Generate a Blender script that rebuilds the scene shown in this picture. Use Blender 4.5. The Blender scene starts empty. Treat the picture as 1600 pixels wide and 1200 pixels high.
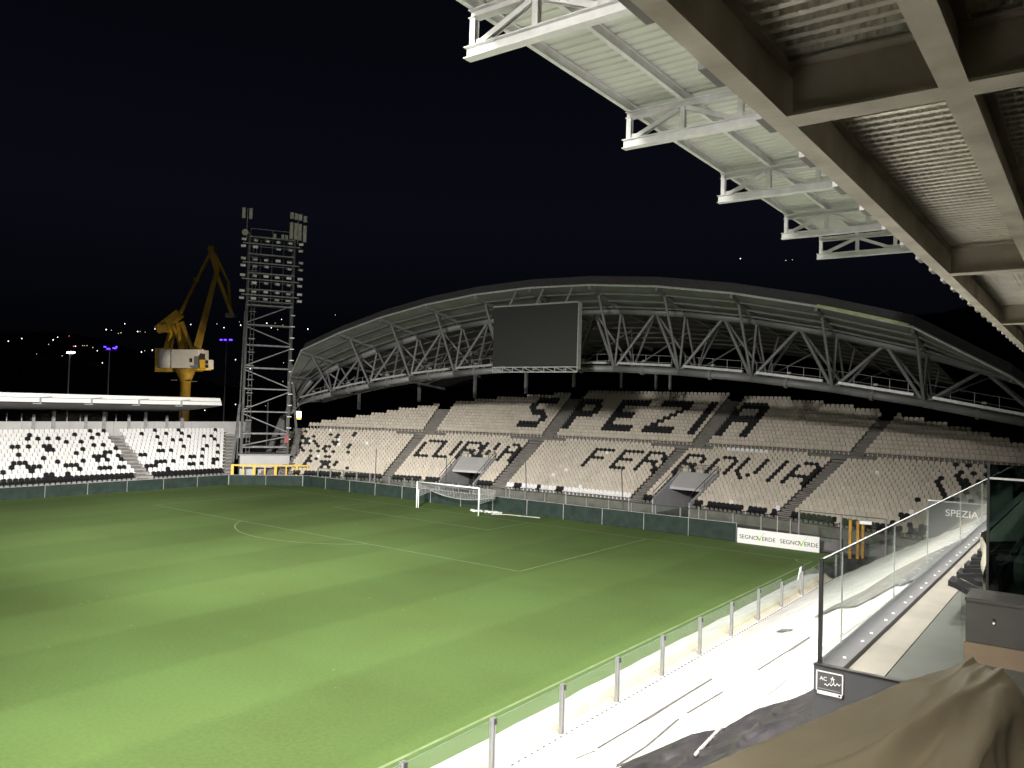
import bpy, math, random
from mathutils import Vector, Matrix, noise
random.seed(7)
sc = bpy.context.scene
COL = sc.collection
rad, sin, cos, pi = math.radians, math.sin, math.cos, math.pi

# ------------------------------------------------------------------ camera
CAM = Vector((47.991, -55.429, 9.886))
RX = Vector((0.804067, 0.593821, 0.029198)); RY = Vector((-0.007939, -0.038381, 0.999232)); RF = Vector((-0.594485, 0.803681, 0.026146))
FPX = 1250.0
cam = bpy.data.cameras.new('camera'); co = bpy.data.objects.new('camera', cam); COL.objects.link(co)
cam.sensor_width = 36; cam.lens = FPX / 1600 * 36; cam.clip_start = .1; cam.clip_end = 6000
co.matrix_world = Matrix(((RX.x, RY.x, -RF.x, CAM.x), (RX.y, RY.y, -RF.y, CAM.y), (RX.z, RY.z, -RF.z, CAM.z), (0, 0, 0, 1)))
sc.camera = co
# ------------------------------------------------------------------ night sky
w = bpy.data.worlds.new('World'); sc.world = w; w.use_nodes = True
nt = w.node_tree; bg = nt.nodes['Background']
tc = nt.nodes.new('ShaderNodeTexCoord'); sp = nt.nodes.new('ShaderNodeSeparateXYZ'); cr = nt.nodes.new('ShaderNodeValToRGB')
nt.links.new(tc.outputs['Generated'], sp.inputs[0]); nt.links.new(sp.outputs['Z'], cr.inputs[0]); nt.links.new(cr.outputs[0], bg.inputs[0])
e = cr.color_ramp.elements
e[0].color = (.0010, .0011, .0017, 1); e[0].position = .0; e[1].color = (.0008, .0009, .0022, 1); e[1].position = .60
k_ = e.new(.07); k_.color = (.0012, .0014, .0024, 1); k_ = e.new(.22); k_.color = (.0038, .0043, .0078, 1)
bg.inputs[1].default_value = .20
# ------------------------------------------------------------------ exposure
vs = sc.view_settings; vs.view_transform = 'Standard'; vs.look = 'None'; vs.gamma = 1; vs.use_curve_mapping = False
vs.exposure = 2.0
FLOOD = 1.0
STAND_W = 2500.0
ROOM_W = 150.0

# ------------------------------------------------------------------ helpers
OFF = {}
def ray(u, v): return RX * ((u - 800) / FPX) - RY * ((v - 600) / FPX) + RF
def ax(u, v, x): d = ray(u, v); return CAM + d * ((x - CAM.x) / d.x)
def ay(u, v, y): d = ray(u, v); return CAM + d * ((y - CAM.y) / d.y)
def az(u, v, z): d = ray(u, v); return CAM + d * ((z - CAM.z) / d.z)
def ad(u, v, D): return CAM + ray(u, v) * D
def tag(o, label=None, cat=None, group=None, kind=None):
    if label: o['label'] = label
    if cat: o['category'] = cat
    if group: o['group'] = group
    if kind: o['kind'] = kind
    return o
def thing(name, label, cat, loc, group=None):
    o = bpy.data.objects.new(name, None); COL.objects.link(o); o.location = loc; o.empty_display_size = .2
    OFF[o.name] = Vector(loc); return tag(o, label, cat, group)
def off(parent): return OFF[parent.name] if parent else Vector((0, 0, 0))
class MB:
    def __init__(s): s.v = []; s.f = []; s.m = []; s.mi = 0
    def add(s, vs_, fs):
        b = len(s.v); s.v += [Vector(p) for p in vs_]
        for f in fs: s.f.append([b + i for i in f]); s.m.append(s.mi)
        return s
    def hexa(s, p): return s.add(p, [(0, 3, 2, 1), (4, 5, 6, 7), (0, 1, 5, 4), (1, 2, 6, 5), (2, 3, 7, 6), (3, 0, 4, 7)])
    def box(s, c, size, rz=0):
        c = Vector(c); x, y, z = [k / 2 for k in size]; R = Matrix.Rotation(rz, 3, 'Z')
        return s.hexa([c + R @ Vector(q) for q in ((-x, -y, -z), (x, -y, -z), (x, y, -z), (-x, y, -z), (-x, -y, z), (x, -y, z), (x, y, z), (-x, y, z))])
    def span(s, a, b): return s.box([(a[i] + b[i]) / 2 for i in range(3)], [abs(b[i] - a[i]) for i in range(3)])
    def beam(s, p, q, wd, h, up=(0, 0, 1)):
        p, q = Vector(p), Vector(q); d = (q - p).normalized(); up = Vector(up)
        if abs(d.dot(up)) > .98: up = Vector((0, 1, 0))
        x = d.cross(up).normalized() * wd / 2; z = x.cross(d).normalized() * h / 2
        return s.hexa([p - x - z, p + x - z, q + x - z, q - x - z, p - x + z, p + x + z, q + x + z, q - x + z])
    def ibeam(s, p, q, wd, h, t=.02, up=(0, 0, 1)):
        p, q = Vector(p), Vector(q); d = (q - p).normalized(); up = Vector(up)
        x = d.cross(up).normalized(); z = x.cross(d).normalized()
        s.beam(p + z * (h / 2 - t / 2), q + z * (h / 2 - t / 2), wd, t, up); s.beam(p - z * (h / 2 - t / 2), q - z * (h / 2 - t / 2), wd, t, up)
        return s.beam(p, q, t, h - 2 * t, up)
    def tube(s, p, q, r, n=8, r2=None, cap=True):
        p, q = Vector(p), Vector(q); d = (q - p).normalized(); r2 = r if r2 is None else r2
        a = Vector((0, 0, 1)) if abs(d.z) < .9 else Vector((1, 0, 0)); x = d.cross(a).normalized(); y = d.cross(x)
        vs_ = [p + (x * cos(2 * pi * i / n) + y * sin(2 * pi * i / n)) * r for i in range(n)] + [q + (x * cos(2 * pi * i / n) + y * sin(2 * pi * i / n)) * r2 for i in range(n)]
        fs = [(i, n + i, n + (i + 1) % n, (i + 1) % n) for i in range(n)]
        if cap: fs += [tuple(range(n)), tuple(range(2 * n - 1, n - 1, -1))]
        return s.add(vs_, fs)
    def path(s, pts, r, n=8):
        for a, b in zip(pts[:-1], pts[1:]): s.tube(a, b, r, n)
        return s
    def slab(s, pts, th):      # closed prism from a planar outline pushed along th
        th = Vector(th); n = len(pts); pts = [Vector(p) for p in pts]
        return s.add(pts + [p + th for p in pts], [tuple(range(n - 1, -1, -1)), tuple(range(n, 2 * n))] + [(i, (i + 1) % n, n + (i + 1) % n, n + i) for i in range(n)])
    def build(s, name, mats, parent=None, smooth=False, **kw):
        o0 = off(parent); me = bpy.data.meshes.new(name); me.from_pydata([tuple(p - o0) for p in s.v], [], s.f)
        if not isinstance(mats, (list, tuple)): mats = [mats]
        for m in mats: me.materials.append(m)
        if len(mats) > 1: me.polygons.foreach_set('material_index', s.m)
        if smooth: me.polygons.foreach_set('use_smooth', [True] * len(me.polygons))
        me.update(); o = bpy.data.objects.new(name, me); COL.objects.link(o); o.parent = parent
        OFF[o.name] = o0; return tag(o, **kw)
def inst(me, name, parent, mw, **kw):
    o = bpy.data.objects.new(name, me); COL.objects.link(o); o.parent = parent; o0 = off(parent)
    o.matrix_basis = Matrix.Translation(-o0) @ mw; OFF[o.name] = o0; return tag(o, **kw)
def text_part(name, body, size, m, parent, origin, xdir, ydir, depth=.01, label=None, align='LEFT'):
    cu = bpy.data.curves.new(name, 'FONT'); cu.body = body; cu.size = size; cu.extrude = depth / 2; cu.align_x = align
    t = bpy.data.objects.new(name, cu); COL.objects.link(t)
    me = bpy.data.meshes.new_from_object(t.evaluated_get(bpy.context.evaluated_depsgraph_get())); bpy.data.objects.remove(t)
    x = Vector(xdir).normalized(); y = Vector(ydir).normalized(); z = x.cross(y); o = Vector(origin)
    me.transform(Matrix(((x.x, y.x, z.x, o.x), (x.y, y.y, z.y, o.y), (x.z, y.z, z.z, o.z), (0, 0, 0, 1))))
    me.transform(Matrix.Translation(-off(parent))); me.materials.clear(); me.materials.append(m)
    ob = bpy.data.objects.new(name, me); COL.objects.link(ob); ob.parent = parent; OFF[ob.name] = off(parent); return tag(ob, label)

# ------------------------------------------------------------------ materials
def mat(name, col, rough=.6, metal=0, var=.15, scale=3.0, bump=0.0, bscale=30.0, col2=None, emit=None, espec=.5):
    m = bpy.data.materials.new(name); m.use_nodes = True; n = m.node_tree.nodes; l = m.node_tree.links; b = n['Principled BSDF']
    b.inputs['Roughness'].default_value = rough; b.inputs['Metallic'].default_value = metal; b.inputs['Specular IOR Level'].default_value = espec
    g = n.new('ShaderNodeNewGeometry'); t = n.new('ShaderNodeTexNoise'); t.inputs['Scale'].default_value = scale; t.inputs['Detail'].default_value = 5
    l.new(g.outputs['Position'], t.inputs['Vector'])
    r = n.new('ShaderNodeValToRGB'); c2 = col2 or [c * (1 - var * 2) for c in col]
    r.color_ramp.elements[0].position = .3; r.color_ramp.elements[1].position = .7
    r.color_ramp.elements[0].color = (*c2, 1); r.color_ramp.elements[1].color = (*[min(1, c * (1 + var * .4)) for c in col], 1)
    l.new(t.outputs['Fac'], r.inputs[0]); l.new(r.outputs[0], b.inputs['Base Color'])
    if bump:
        t2 = n.new('ShaderNodeTexNoise'); t2.inputs['Scale'].default_value = bscale; l.new(g.outputs['Position'], t2.inputs['Vector'])
        bp = n.new('ShaderNodeBump'); bp.inputs['Strength'].default_value = bump; bp.inputs['Distance'].default_value = .05
        l.new(t2.outputs['Fac'], bp.inputs['Height']); l.new(bp.outputs[0], b.inputs['Normal'])
    if emit:
        b.inputs['Emission Color'].default_value = (*emit[0], 1); b.inputs['Emission Strength'].default_value = emit[1]
    return m
def glass(name, tint, refl=.9, rough=.02):
    m = bpy.data.materials.new(name); m.use_nodes = True; n = m.node_tree.nodes; l = m.node_tree.links
    n.remove(n['Principled BSDF']); out = n['Material Output']
    t = n.new('ShaderNodeBsdfTransparent'); t.inputs[0].default_value = (*tint, 1)
    g = n.new('ShaderNodeBsdfGlossy'); g.inputs['Roughness'].default_value = rough; g.inputs[0].default_value = (refl, refl, refl, 1)
    lw = n.new('ShaderNodeLayerWeight'); lw.inputs[0].default_value = .5
    pw = n.new('ShaderNodeMath'); pw.operation = 'POWER'; pw.inputs[1].default_value = 5; l.new(lw.outputs['Facing'], pw.inputs[0])
    f = n.new('ShaderNodeMath'); f.operation = 'MULTIPLY_ADD'; f.inputs[1].default_value = .6; f.inputs[2].default_value = .05; l.new(pw.outputs[0], f.inputs[0]); mx = n.new('ShaderNodeMixShader')
    l.new(f.outputs[0], mx.inputs[0]); l.new(t.outputs[0], mx.inputs[1]); l.new(g.outputs[0], mx.inputs[2]); l.new(mx.outputs[0], out.inputs[0])
    return m
M = {}
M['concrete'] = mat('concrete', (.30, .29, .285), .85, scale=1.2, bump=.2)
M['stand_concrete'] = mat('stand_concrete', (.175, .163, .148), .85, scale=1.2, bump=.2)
M['concrete_dark'] = mat('dark_concrete', (.16, .155, .15), .85, scale=1.0, bump=.2)
M['wall_grey'] = mat('painted_grey_wall', (.40, .40, .42), .7, var=.08, scale=.8)
M['wall_light'] = mat('pale_wall', (.46, .45, .45), .7, var=.06, scale=.6)
M['void'] = mat('dark_interior', (.015, .015, .016), .9)
M['steel'] = mat('galvanised_steel', (.42, .42, .42), .5, .35, var=.12, scale=4)
M['steel_white'] = mat('white_painted_steel', (.64, .64, .63), .5, .0, var=.08, scale=3)
M['steel_mid'] = mat('grey_painted_steel', (.23, .235, .235), .5, .1, var=.1, scale=2)
M['steel_arch'] = mat('arch_grey_paint', (.14, .14, .143), .55, .0, var=.12, scale=.8)
M['steel_dark'] = mat('dark_steel', (.05, .05, .052), .5, .2)
M['steel_tower'] = mat('tower_galvanised', (.22, .22, .22), .55, .3, var=.2, scale=2)
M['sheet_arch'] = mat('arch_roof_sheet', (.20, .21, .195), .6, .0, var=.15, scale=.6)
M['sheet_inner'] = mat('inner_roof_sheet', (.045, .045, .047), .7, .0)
M['sheet_canopy'] = mat('translucent_canopy_sheet', (.55, .565, .51), .5, .0, var=.08, scale=.5)
M['beam'] = mat('primer_painted_beam', (.47, .435, .365), .65, .0, var=.14, scale=1.6, col2=(.28, .24, .18), bump=.08)
M['white'] = mat('white_plastic', (.80, .79, .78), .45, var=.04, scale=4)
M['seat_white'] = mat('white_seat_plastic', (.74, .735, .73), .4, var=.05, scale=2)
M['seat_black'] = mat('black_seat_plastic', (.012, .012, .014), .4, var=.1)
M['seat_a'] = mat('cream_seat_plastic', (.52, .468, .395), .45, var=.06, scale=.7)
M['seat_b'] = mat('cream_seat_plastic_faded', (.55, .485, .42), .45, var=.06, scale=.7)
M['seat_c'] = mat('cream_seat_plastic_dusty', (.475, .44, .36), .5, var=.06, scale=.7)
M['screen'] = mat('unlit_screen', (.014, .014, .0145), .6, var=.03)
M['green_cloth'] = mat('green_windbreak_cloth', (.015, .034, .026), .8, var=.25, scale=1.5, bump=.3, bscale=6)
M['tarp'] = mat('white_tarpaulin', (.74, .73, .705), .55, var=.10, scale=.9, bump=.8, bscale=2.6)
M['tarp_grey'] = mat('grey_underside_sheet', (.20, .20, .195), .6, var=.15, scale=2, bump=.3, bscale=6)
M['seam'] = mat('dirty_seam', (.09, .085, .08), .8)
M['plastic_black'] = mat('black_polythene', (.045, .042, .045), .32, var=.2, scale=3, bump=.5, bscale=4)
M['bracket'] = mat('bracket_paint', (.10, .095, .085), .6)
M['tarp_shade'] = mat('painted_tarpaulin_shade', (.60, .53, .42), .7, var=.12, scale=1.2, bump=.3, bscale=3)  # shade on the white tarpaulin's kerb slope, painted as beige
M['rope'] = mat('pale_tube', (.45, .44, .41), .6)
M['cover'] = mat('beige_dust_cover', (.53, .505, .415), .85, var=.06, scale=1.5, bump=.12, bscale=7)
M['frame_black'] = mat('black_frame', (.02, .02, .02), .4)
M['kick'] = mat('grey_kick_plate', (.09, .09, .095), .5, .3, var=.1)
M['board_dark'] = mat('anthracite_board', (.075, .075, .08), .55, var=.08)
M['desk_dark'] = mat('dark_desk_front', (.05, .048, .042), .6, var=.15)
M['desk_wood'] = mat('raw_board', (.17, .125, .08), .75, var=.12, scale=3)
M['floor_green'] = mat('grey_green_floor', (.055, .06, .05), .7, var=.12, scale=2)
M['floor_lit'] = mat('painted_lit_floor', (.17, .158, .13), .7, var=.12, scale=2)  # paler copy of the floor, paints the light falling beside the base plate
M['yellow'] = mat('yellow_paint', (.72, .45, .03), .5, var=.06)
M['crane_yellow'] = mat('crane_yellow_paint', (.40, .25, .022), .6, var=.25, scale=.5)
M['crane_white'] = mat('crane_white_paint', (.70, .68, .66), .6, var=.08, scale=.6)
M['orange'] = mat('orange_yellow_paint', (.42, .22, .02), .5)
M['goal'] = mat('white_goal_paint', (.85, .85, .85), .4, var=.02)
M['net'] = mat('net_cord', (.55, .55, .55), .7)
M['line'] = mat('chalk_line', (.20, .27, .13), .9, var=.15, scale=1.5)
M['alu'] = mat('aluminium_post', (.34, .34, .35), .4, .5, var=.06)
M['antenna'] = mat('antenna_plastic', (.34, .34, .27), .5)
M['lamp_face'] = mat('floodlight_glass', (.75, .75, .71), .25, var=.1)
M['ink'] = mat('dark_grey_print', (.03, .032, .034), .6)
M['ink_green'] = mat('green_print', (.25, .55, .04), .6, var=.03)
M['ink_grey'] = mat('grey_print', (.35, .36, .34), .6)
M['sign_white'] = mat('sign_white', (.78, .78, .77), .5, var=.02)
M['red'] = mat('red_paint', (.25, .025, .025), .5)
M['hill'] = mat('dark_hillside', (.02, .022, .02), .95, scale=.01)
M['dirt'] = mat('asphalt_ground', (.05, .05, .05), .95, scale=.4)
M['glass'] = glass('clear_glass', (.955, .985, .97))
M['glass_dark'] = glass('tinted_glass', (.20, .26, .235), .7)
M['glass_back'] = glass('smoky_glass', (.62, .66, .65), .6)
M['e_white'] = mat('lit_lamp_white', (.9, .9, .9), emit=((1, .97, .92), 1.1))
M['e_warm'] = mat('lit_lamp_warm', (.9, .7, .4), emit=((1, .75, .42), .55))
M['e_red'] = mat('lit_lamp_red', (.9, .1, .1), emit=((1, .08, .12), .6))
M['e_blue'] = mat('lit_lamp_blue', (.2, .2, .9), emit=((.06, .016, 1), 2.4))
M['e_box'] = mat('lit_exit_box', (.9, .9, .9), emit=((1, .97, .9), 1.2))
M['e_orange'] = mat('lit_orange_strip', (.9, .5, .1), emit=((1, .55, .08), .6))
M['eave_glow'] = mat('painted_eave_glow', (.24, .28, .08), .5)
M['edge_green'] = mat('glass_edge', (.16, .22, .19), .3)
M['mast'] = mat('mast_paint', (.25, .25, .3), .6)

# grass with mowing stripes
def grass():
    m = bpy.data.materials.new('mown_grass'); m.use_nodes = True; n = m.node_tree.nodes; l = m.node_tree.links; b = n['Principled BSDF']
    b.inputs['Roughness'].default_value = .85; b.inputs['Specular IOR Level'].default_value = .15
    g = n.new('ShaderNodeNewGeometry'); s = n.new('ShaderNodeSeparateXYZ'); l.new(g.outputs['Position'], s.inputs[0])
    nz = n.new('ShaderNodeTexNoise'); nz.inputs['Scale'].default_value = .9; nz.inputs['Detail'].default_value = 4; l.new(g.outputs['Position'], nz.inputs['Vector'])
    def mth(op, a, bb):
        k = n.new('ShaderNodeMath'); k.operation = op
        for i, q in enumerate((a, bb)):
            if isinstance(q, (int, float)): k.inputs[i].default_value = q
            else: l.new(q, k.inputs[i])
        return k.outputs[0]
    def stripes(out, width, ph, amp):
        wob = mth('MULTIPLY', mth('SUBTRACT', nz.outputs['Fac'], .5), .5)
        a = mth('SINE', mth('MULTIPLY', mth('ADD', mth('ADD', out, ph), wob), pi / width), 0)
        a = mth('MULTIPLY', a, 6); a = mth('MAXIMUM', mth('MINIMUM', a, 1), -1); return mth('MULTIPLY', a, amp)
    st = mth('ADD', stripes(s.outputs['X'], 5.5, 1.3, .065), stripes(s.outputs['Y'], 8.2, 2.5, .018))
    n2 = n.new('ShaderNodeTexNoise'); n2.inputs['Scale'].default_value = .16; n2.inputs['Detail'].default_value = 6; l.new(g.outputs['Position'], n2.inputs['Vector'])
    n3 = n.new('ShaderNodeTexNoise'); n3.inputs['Scale'].default_value = 7; n3.inputs['Detail'].default_value = 6; l.new(g.outputs['Position'], n3.inputs['Vector'])
    k = mth('ADD', mth('ADD', st, 1.0), mth('MULTIPLY', mth('SUBTRACT', n2.outputs['Fac'], .5), .50)); k = mth('ADD', k, mth('MULTIPLY', mth('SUBTRACT', n3.outputs['Fac'], .5), .40))
    base = n.new('ShaderNodeMix'); base.data_type = 'RGBA'; base.inputs['A'].default_value = (.097, .140, .040, 1); base.inputs['B'].default_value = (.074, .132, .039, 1)
    l.new(n2.outputs['Fac'], base.inputs['Factor'])
    sc_ = n.new('ShaderNodeVectorMath'); sc_.operation = 'SCALE'; l.new(base.outputs['Result'], sc_.inputs[0]); l.new(k, sc_.inputs['Scale'])
    # pale divots
    vo = n.new('ShaderNodeTexVoronoi'); vo.inputs['Scale'].default_value = .55; l.new(g.outputs['Position'], vo.inputs['Vector'])
    dv = mth('LESS_THAN', mth('ADD', vo.outputs['Distance'], mth('MULTIPLY', n3.outputs['Fac'], .05)), .062)
    mx = n.new('ShaderNodeMix'); mx.data_type = 'RGBA'; mx.inputs['B'].default_value = (.21, .24, .10, 1)
    l.new(mth('MULTIPLY', dv, .55), mx.inputs['Factor']); l.new(sc_.outputs[0], mx.inputs['A']); l.new(mx.outputs['Result'], b.inputs['Base Color'])
    bp = n.new('ShaderNodeBump'); bp.inputs['Strength'].default_value = .35; bp.inputs['Distance'].default_value = .03; l.new(n3.outputs['Fac'], bp.inputs['Height']); l.new(bp.outputs[0], b.inputs['Normal'])
    return m
M['grass'] = grass()
# decking with pressed dimples
def decking():
    m = mat('galvanised_decking', (.64, .61, .52), .42, .3, var=.12, scale=2)
    n = m.node_tree.nodes; l = m.node_tree.links; b = n['Principled BSDF']; g = n.new('ShaderNodeNewGeometry')
    mp = n.new('ShaderNodeMapping'); mp.inputs['Scale'].default_value = (14, 13.33, 0); l.new(g.outputs['Position'], mp.inputs['Vector'])
    fr = n.new('ShaderNodeVectorMath'); fr.operation = 'FRACTION'; l.new(mp.outputs[0], fr.inputs[0])
    sb = n.new('ShaderNodeVectorMath'); sb.operation = 'DISTANCE'; sb.inputs[1].default_value = (.5, .5, 0); l.new(fr.outputs[0], sb.inputs[0])
    r = n.new('ShaderNodeMapRange'); r.inputs['From Min'].default_value = .12; r.inputs['From Max'].default_value = .34; r.inputs['To Min'].default_value = 1; r.inputs['To Max'].default_value = 0
    l.new(sb.outputs['Value'], r.inputs['Value']); bp = n.new('ShaderNodeBump'); bp.inputs['Strength'].default_value = .9; bp.inputs['Distance'].default_value = .012
    l.new(r.outputs[0], bp.inputs['Height']); l.new(bp.outputs[0], b.inputs['Normal']); return m
M['deck'] = decking()

# ------------------------------------------------------------------ ground, pitch, hills
def sheet(name, x0, y0, x1, y1, z, m, kind='structure', n=1):
    b = MB(); b.add([(x0, y0, z), (x1, y0, z), (x1, y1, z), (x0, y1, z)], [(0, 1, 2, 3)]); return b.build(name, m, kind=kind)
sheet('ground', -3000, -2500, 3000, 3500, -.06, M['dirt'])
sheet('pitch', -31.6, -125, 33.5, 4.0, 0, M['grass'])
lb = MB()
def pline(a, b, wd=.12):
    a, b = Vector(a), Vector(b); d = (b - a).normalized(); nrm = Vector((-d.y, d.x, 0)) * wd / 2
    lb.add([a - nrm, b - nrm, b + nrm, a + nrm], [(0, 1, 2, 3)])
Z = .006
pline((-30.9, 0, Z), (32.4, 0, Z)); pline((32.4, -.06, Z), (32.4, -105, Z)); pline((-30.9, -.06, Z), (-30.9, -105, Z))
for s in (-1, 1):
    pline((s * 20.16, -.06, Z), (s * 20.16, -16.44, Z)); pline((s * 9.16, -.06, Z), (s * 9.16, -5.44, Z))
pline((-20.22, -16.5, Z), (20.22, -16.5, Z)); pline((-9.22, -5.5, Z), (9.22, -5.5, Z))
arc = [(9.15 * sin(a), -11 - 9.15 * cos(a), Z) for a in [rad(-52.5 + 105 * i / 28) for i in range(29)]]
for a, b in zip(arc[:-1], arc[1:]): pline(a, b)
for a, b in zip([(32.4 - cos(rad(t)), -sin(rad(t)), Z) for t in range(4, 87, 12)], [(32.4 - cos(rad(t)), -sin(rad(t)), Z) for t in range(16, 100, 12)]): pline(a, b)
pline((32.9, -9.2, Z), (33.4, -9.2, Z)); pline((-.12, -11, Z), (.12, -11, Z), .22)
lb.build('pitch_markings', M['line'], kind='structure')
hb = MB(); NH = 90
hv = []
for i in range(NH + 1):
    a = rad(-110 + 150 * i / NH); h = 70 + 95 * (.5 + .5 * sin(a * 3.1 + 1)) + 45 * sin(a * 9) + 18 * sin(a * 23 + 2)
    if a > rad(-38): h += 160 * min(1, (a - rad(-38)) / rad(14))
    for (r, z) in ((900, -.05), (1500, max(20, h) * .6), (2000, max(30, h))): hv.append(Vector((CAM.x + r * sin(a), CAM.y + r * cos(a), z)))
hb.add(hv, [(3 * i + j, 3 * i + 3 + j, 3 * i + 4 + j, 3 * i + 1 + j) for i in range(NH) for j in range(2)])
hb.build('hills', M['hill'], kind='structure', smooth=True)
# far town lights on the hillside
lm = {}
for key in ('e_white', 'e_warm', 'e_red'):
    b = MB(); b.add([(0, 0, 1), (1, 0, 0), (0, 1, 0), (-1, 0, 0), (0, -1, 0), (0, 0, -1)], [(0, 1, 2), (0, 2, 3), (0, 3, 4), (0, 4, 1), (5, 2, 1), (5, 3, 2), (5, 4, 3), (5, 1, 4)])
    me = bpy.data.meshes.new('town_light'); me.from_pydata([tuple(p) for p in b.v], [], b.f); me.materials.append(M[key]); lm[key] = me
TL = [(13, 533, 0), (34, 529, 0), (83, 531, 0), (90, 527, 0), (76, 538, 1), (21, 557, 0), (57, 553, 1), (97, 556, 1), (0, 566, 1), (118, 541, 0), (129, 540, 1), (132, 540, 1), (136, 540, 1), (145, 543, 1), (152, 548, 0), (160, 567, 0), (176, 580, 0),
      (166, 515, 0), (174, 516, 1), (185, 521, 1), (189, 520, 1), (195, 506, 0), (215, 518, 0), (219, 518, 1), (227, 519, 1), (242, 514, 0), (298, 507, 0), (339, 506, 1), (350, 512, 0), (321, 515, 1), (376, 508, 0), (374, 503, 1), (417, 505, 0), (414, 509, 1), (430, 505, 1), (440, 499, 0), (424, 512, 0), (434, 515, 1), (442, 508, 1), (481, 514, 0),
      (317, 546, 1), (368, 562, 0), (368, 632, 0), (379, 642, 0), (320, 641, 0), (221, 550, 0), (226, 548, 1), (238, 547, 0), (443, 567, 1), (461, 569, 0), (391, 576, 0), (415, 634, 1), (442, 596, 1), (276, 527, 1), (314, 653, 1), (318, 652, 1), (108, 525, 2), (115, 541, 2), (1053, 439, 0), (1157, 404, 0), (1228, 407, 1), (1238, 406, 1), (1328, 393, 0), (524, 492, 1), (481, 514, 1)]
for (u, v, c) in TL:
    D = 1150 if v < 600 else 420
    p = ad(u, v, D); key = ('e_white', 'e_warm', 'e_red')[c]; r = D * (.55 if c == 1 else .85) / FPX * random.uniform(.85, 1.25)
    lab = ('small white lamp on the dark hillside behind the ground', 'faint warm lamp on the dark hillside behind the ground', 'small red lamp on the dark hillside above the white mast')[c]
    inst(lm[key], 'town_light', None, Matrix.Translation(p) @ Matrix.Scale(r, 4), label=lab, cat='light', group=('white town lights', 'warm town lights', 'red town lights')[c])

# ------------------------------------------------------------------ unseen floodlights, assumed on the main stand roof to light the whole ground
ORD = ('nearest', 'second', 'third', 'fourth', 'fifth', 'sixth', 'seventh', 'eighth')
def flood_lamp(loc, aim, lab, grp, power, size, blend):
    t = thing('added_floodlight', lab, 'floodlight', loc, grp)
    d = (Vector(aim) - Vector(loc)).normalized(); p = Vector(loc)
    MB().beam(p - d * .35, p - d * .06, .55, .40).build('housing', M['steel_dark'], t)
    MB().beam(p - d * .2 + Vector((0, 0, .22)), p - d * .2 + Vector((0, 0, .75)), .06, .06).build('bracket', M['steel'], t)
    L = bpy.data.lights.new('lamp_beam', 'SPOT'); L.energy = power; L.color = (1, .965, .90); L.spot_size = rad(size); L.spot_blend = blend; L.shadow_soft_size = 1.1
    o = bpy.data.objects.new('lamp_beam', L); COL.objects.link(o); o.parent = t; o.rotation_euler = d.to_track_quat('-Z', 'Y').to_euler()
PITCH_LAMPS = [((34.6, -56, 22.5), (-38, -20, 2), 38, 84000), ((34.6, -57.5, 22.5), (-10, -10, 0), 38, 80000), ((34.6, -59, 22.5), (0, 0, 0), 38, 20000), ((34.6, -60.5, 22.5), (20, -4, 0), 42, 26000),
    ((34.6, -62, 22.5), (5, -22, 0), 38, 12000), ((34.6, -63.5, 22.5), (12, -30, 0), 70, 31000), ((34.6, -65, 22.5), (30, -8, 0), 80, 22000), ((34.6, -66.2, 22.5), (-34, -2, 12), 70, 22000)]
for k, (lo_, aim_, sz_, pw_) in enumerate(PITCH_LAMPS):
    flood_lamp(lo_, aim_, ORD[k] + ' assumed pitch floodlight on an added roof mast out of the picture', 'assumed pitch floodlights on the added roof mast', pw_ * FLOOD, sz_, 1)  # lamps assumed from the light on pitch and stands, none in view
for k, y in enumerate((-50, -42, -34, -26, -17)):
    flood_lamp((45.3, y, 17.45), (41.5, y + 1, 2), ORD[k] + ' assumed unseen downlight under the canopy, added to light the white tarpaulin', 'assumed stand downlights under the canopy', STAND_W, 135, .6)  # unseen downlights added so the tarpaulin and canopy come out bright

flood_lamp((38.2, -57, 17.3), (38, -20, 9), ORD[0] + ' added lamp brightening the roof truss faces', 'added canopy lights', 3800, 118, .6)  # unseen lamp added to brighten the near faces of the trusses
# assumed warm room lamp behind the camera, added to light the beige cover
rl = thing('assumed_room_lamp', 'assumed warm ceiling lamp behind the camera, added to light the cover', 'lamp', (48.6, -56.3, 11.7))
MB().tube((48.6, -56.3, 11.72), (48.6, -56.3, 11.8), .22, 12).build('housing', M['white'], rl)
Lr = bpy.data.lights.new('lamp_beam', 'SPOT'); Lr.spot_size = rad(158); Lr.spot_blend = .3; Lr.energy = ROOM_W; Lr.color = (1, .83, .60); Lr.shadow_soft_size = .25
o_ = bpy.data.objects.new('lamp_beam', Lr); COL.objects.link(o_); o_.parent = rl; o_.location = (0, 0, -.12)

# ------------------------------------------------------------------ curved end stand
CX, CY = 11.23, -61.46
NL, NU = 18, 15
RL0, TLW, ZL0, HL = 75.6, 10.9 / 18, .85, .264
RG, ZG = RL0 + NL * TLW, 5.62
RU0, TUW, ZU0, HU = 87.9, .725, 6.02, .377
def pol(r, th, z): return Vector((CX + r * sin(rad(th)), CY + r * cos(rad(th)), z))
TH0, TH1 = -33.4, 25.0
V1, V2 = (-16.7, -13.7), (1.9, 4.7)
NV = 9
def segs(a, b, step, cuts):
    k = max(1, round((b - a) / step)); q = [a + (b - a) * i / k for i in range(k + 1)] + [c for c in cuts if a < c < b]; q.sort()
    o = [q[0]]
    for t in q[1:]:
        if t - o[-1] > .02: o.append(t)
    return o
stand = thing('end_stand', 'curved grey concrete end stand with two tiers of seats behind the goal', 'stand', pol(RL0, -4, 0))
tb = MB(); q = segs(TH0, TH1, 1.5, (*V1, *V2))
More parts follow.
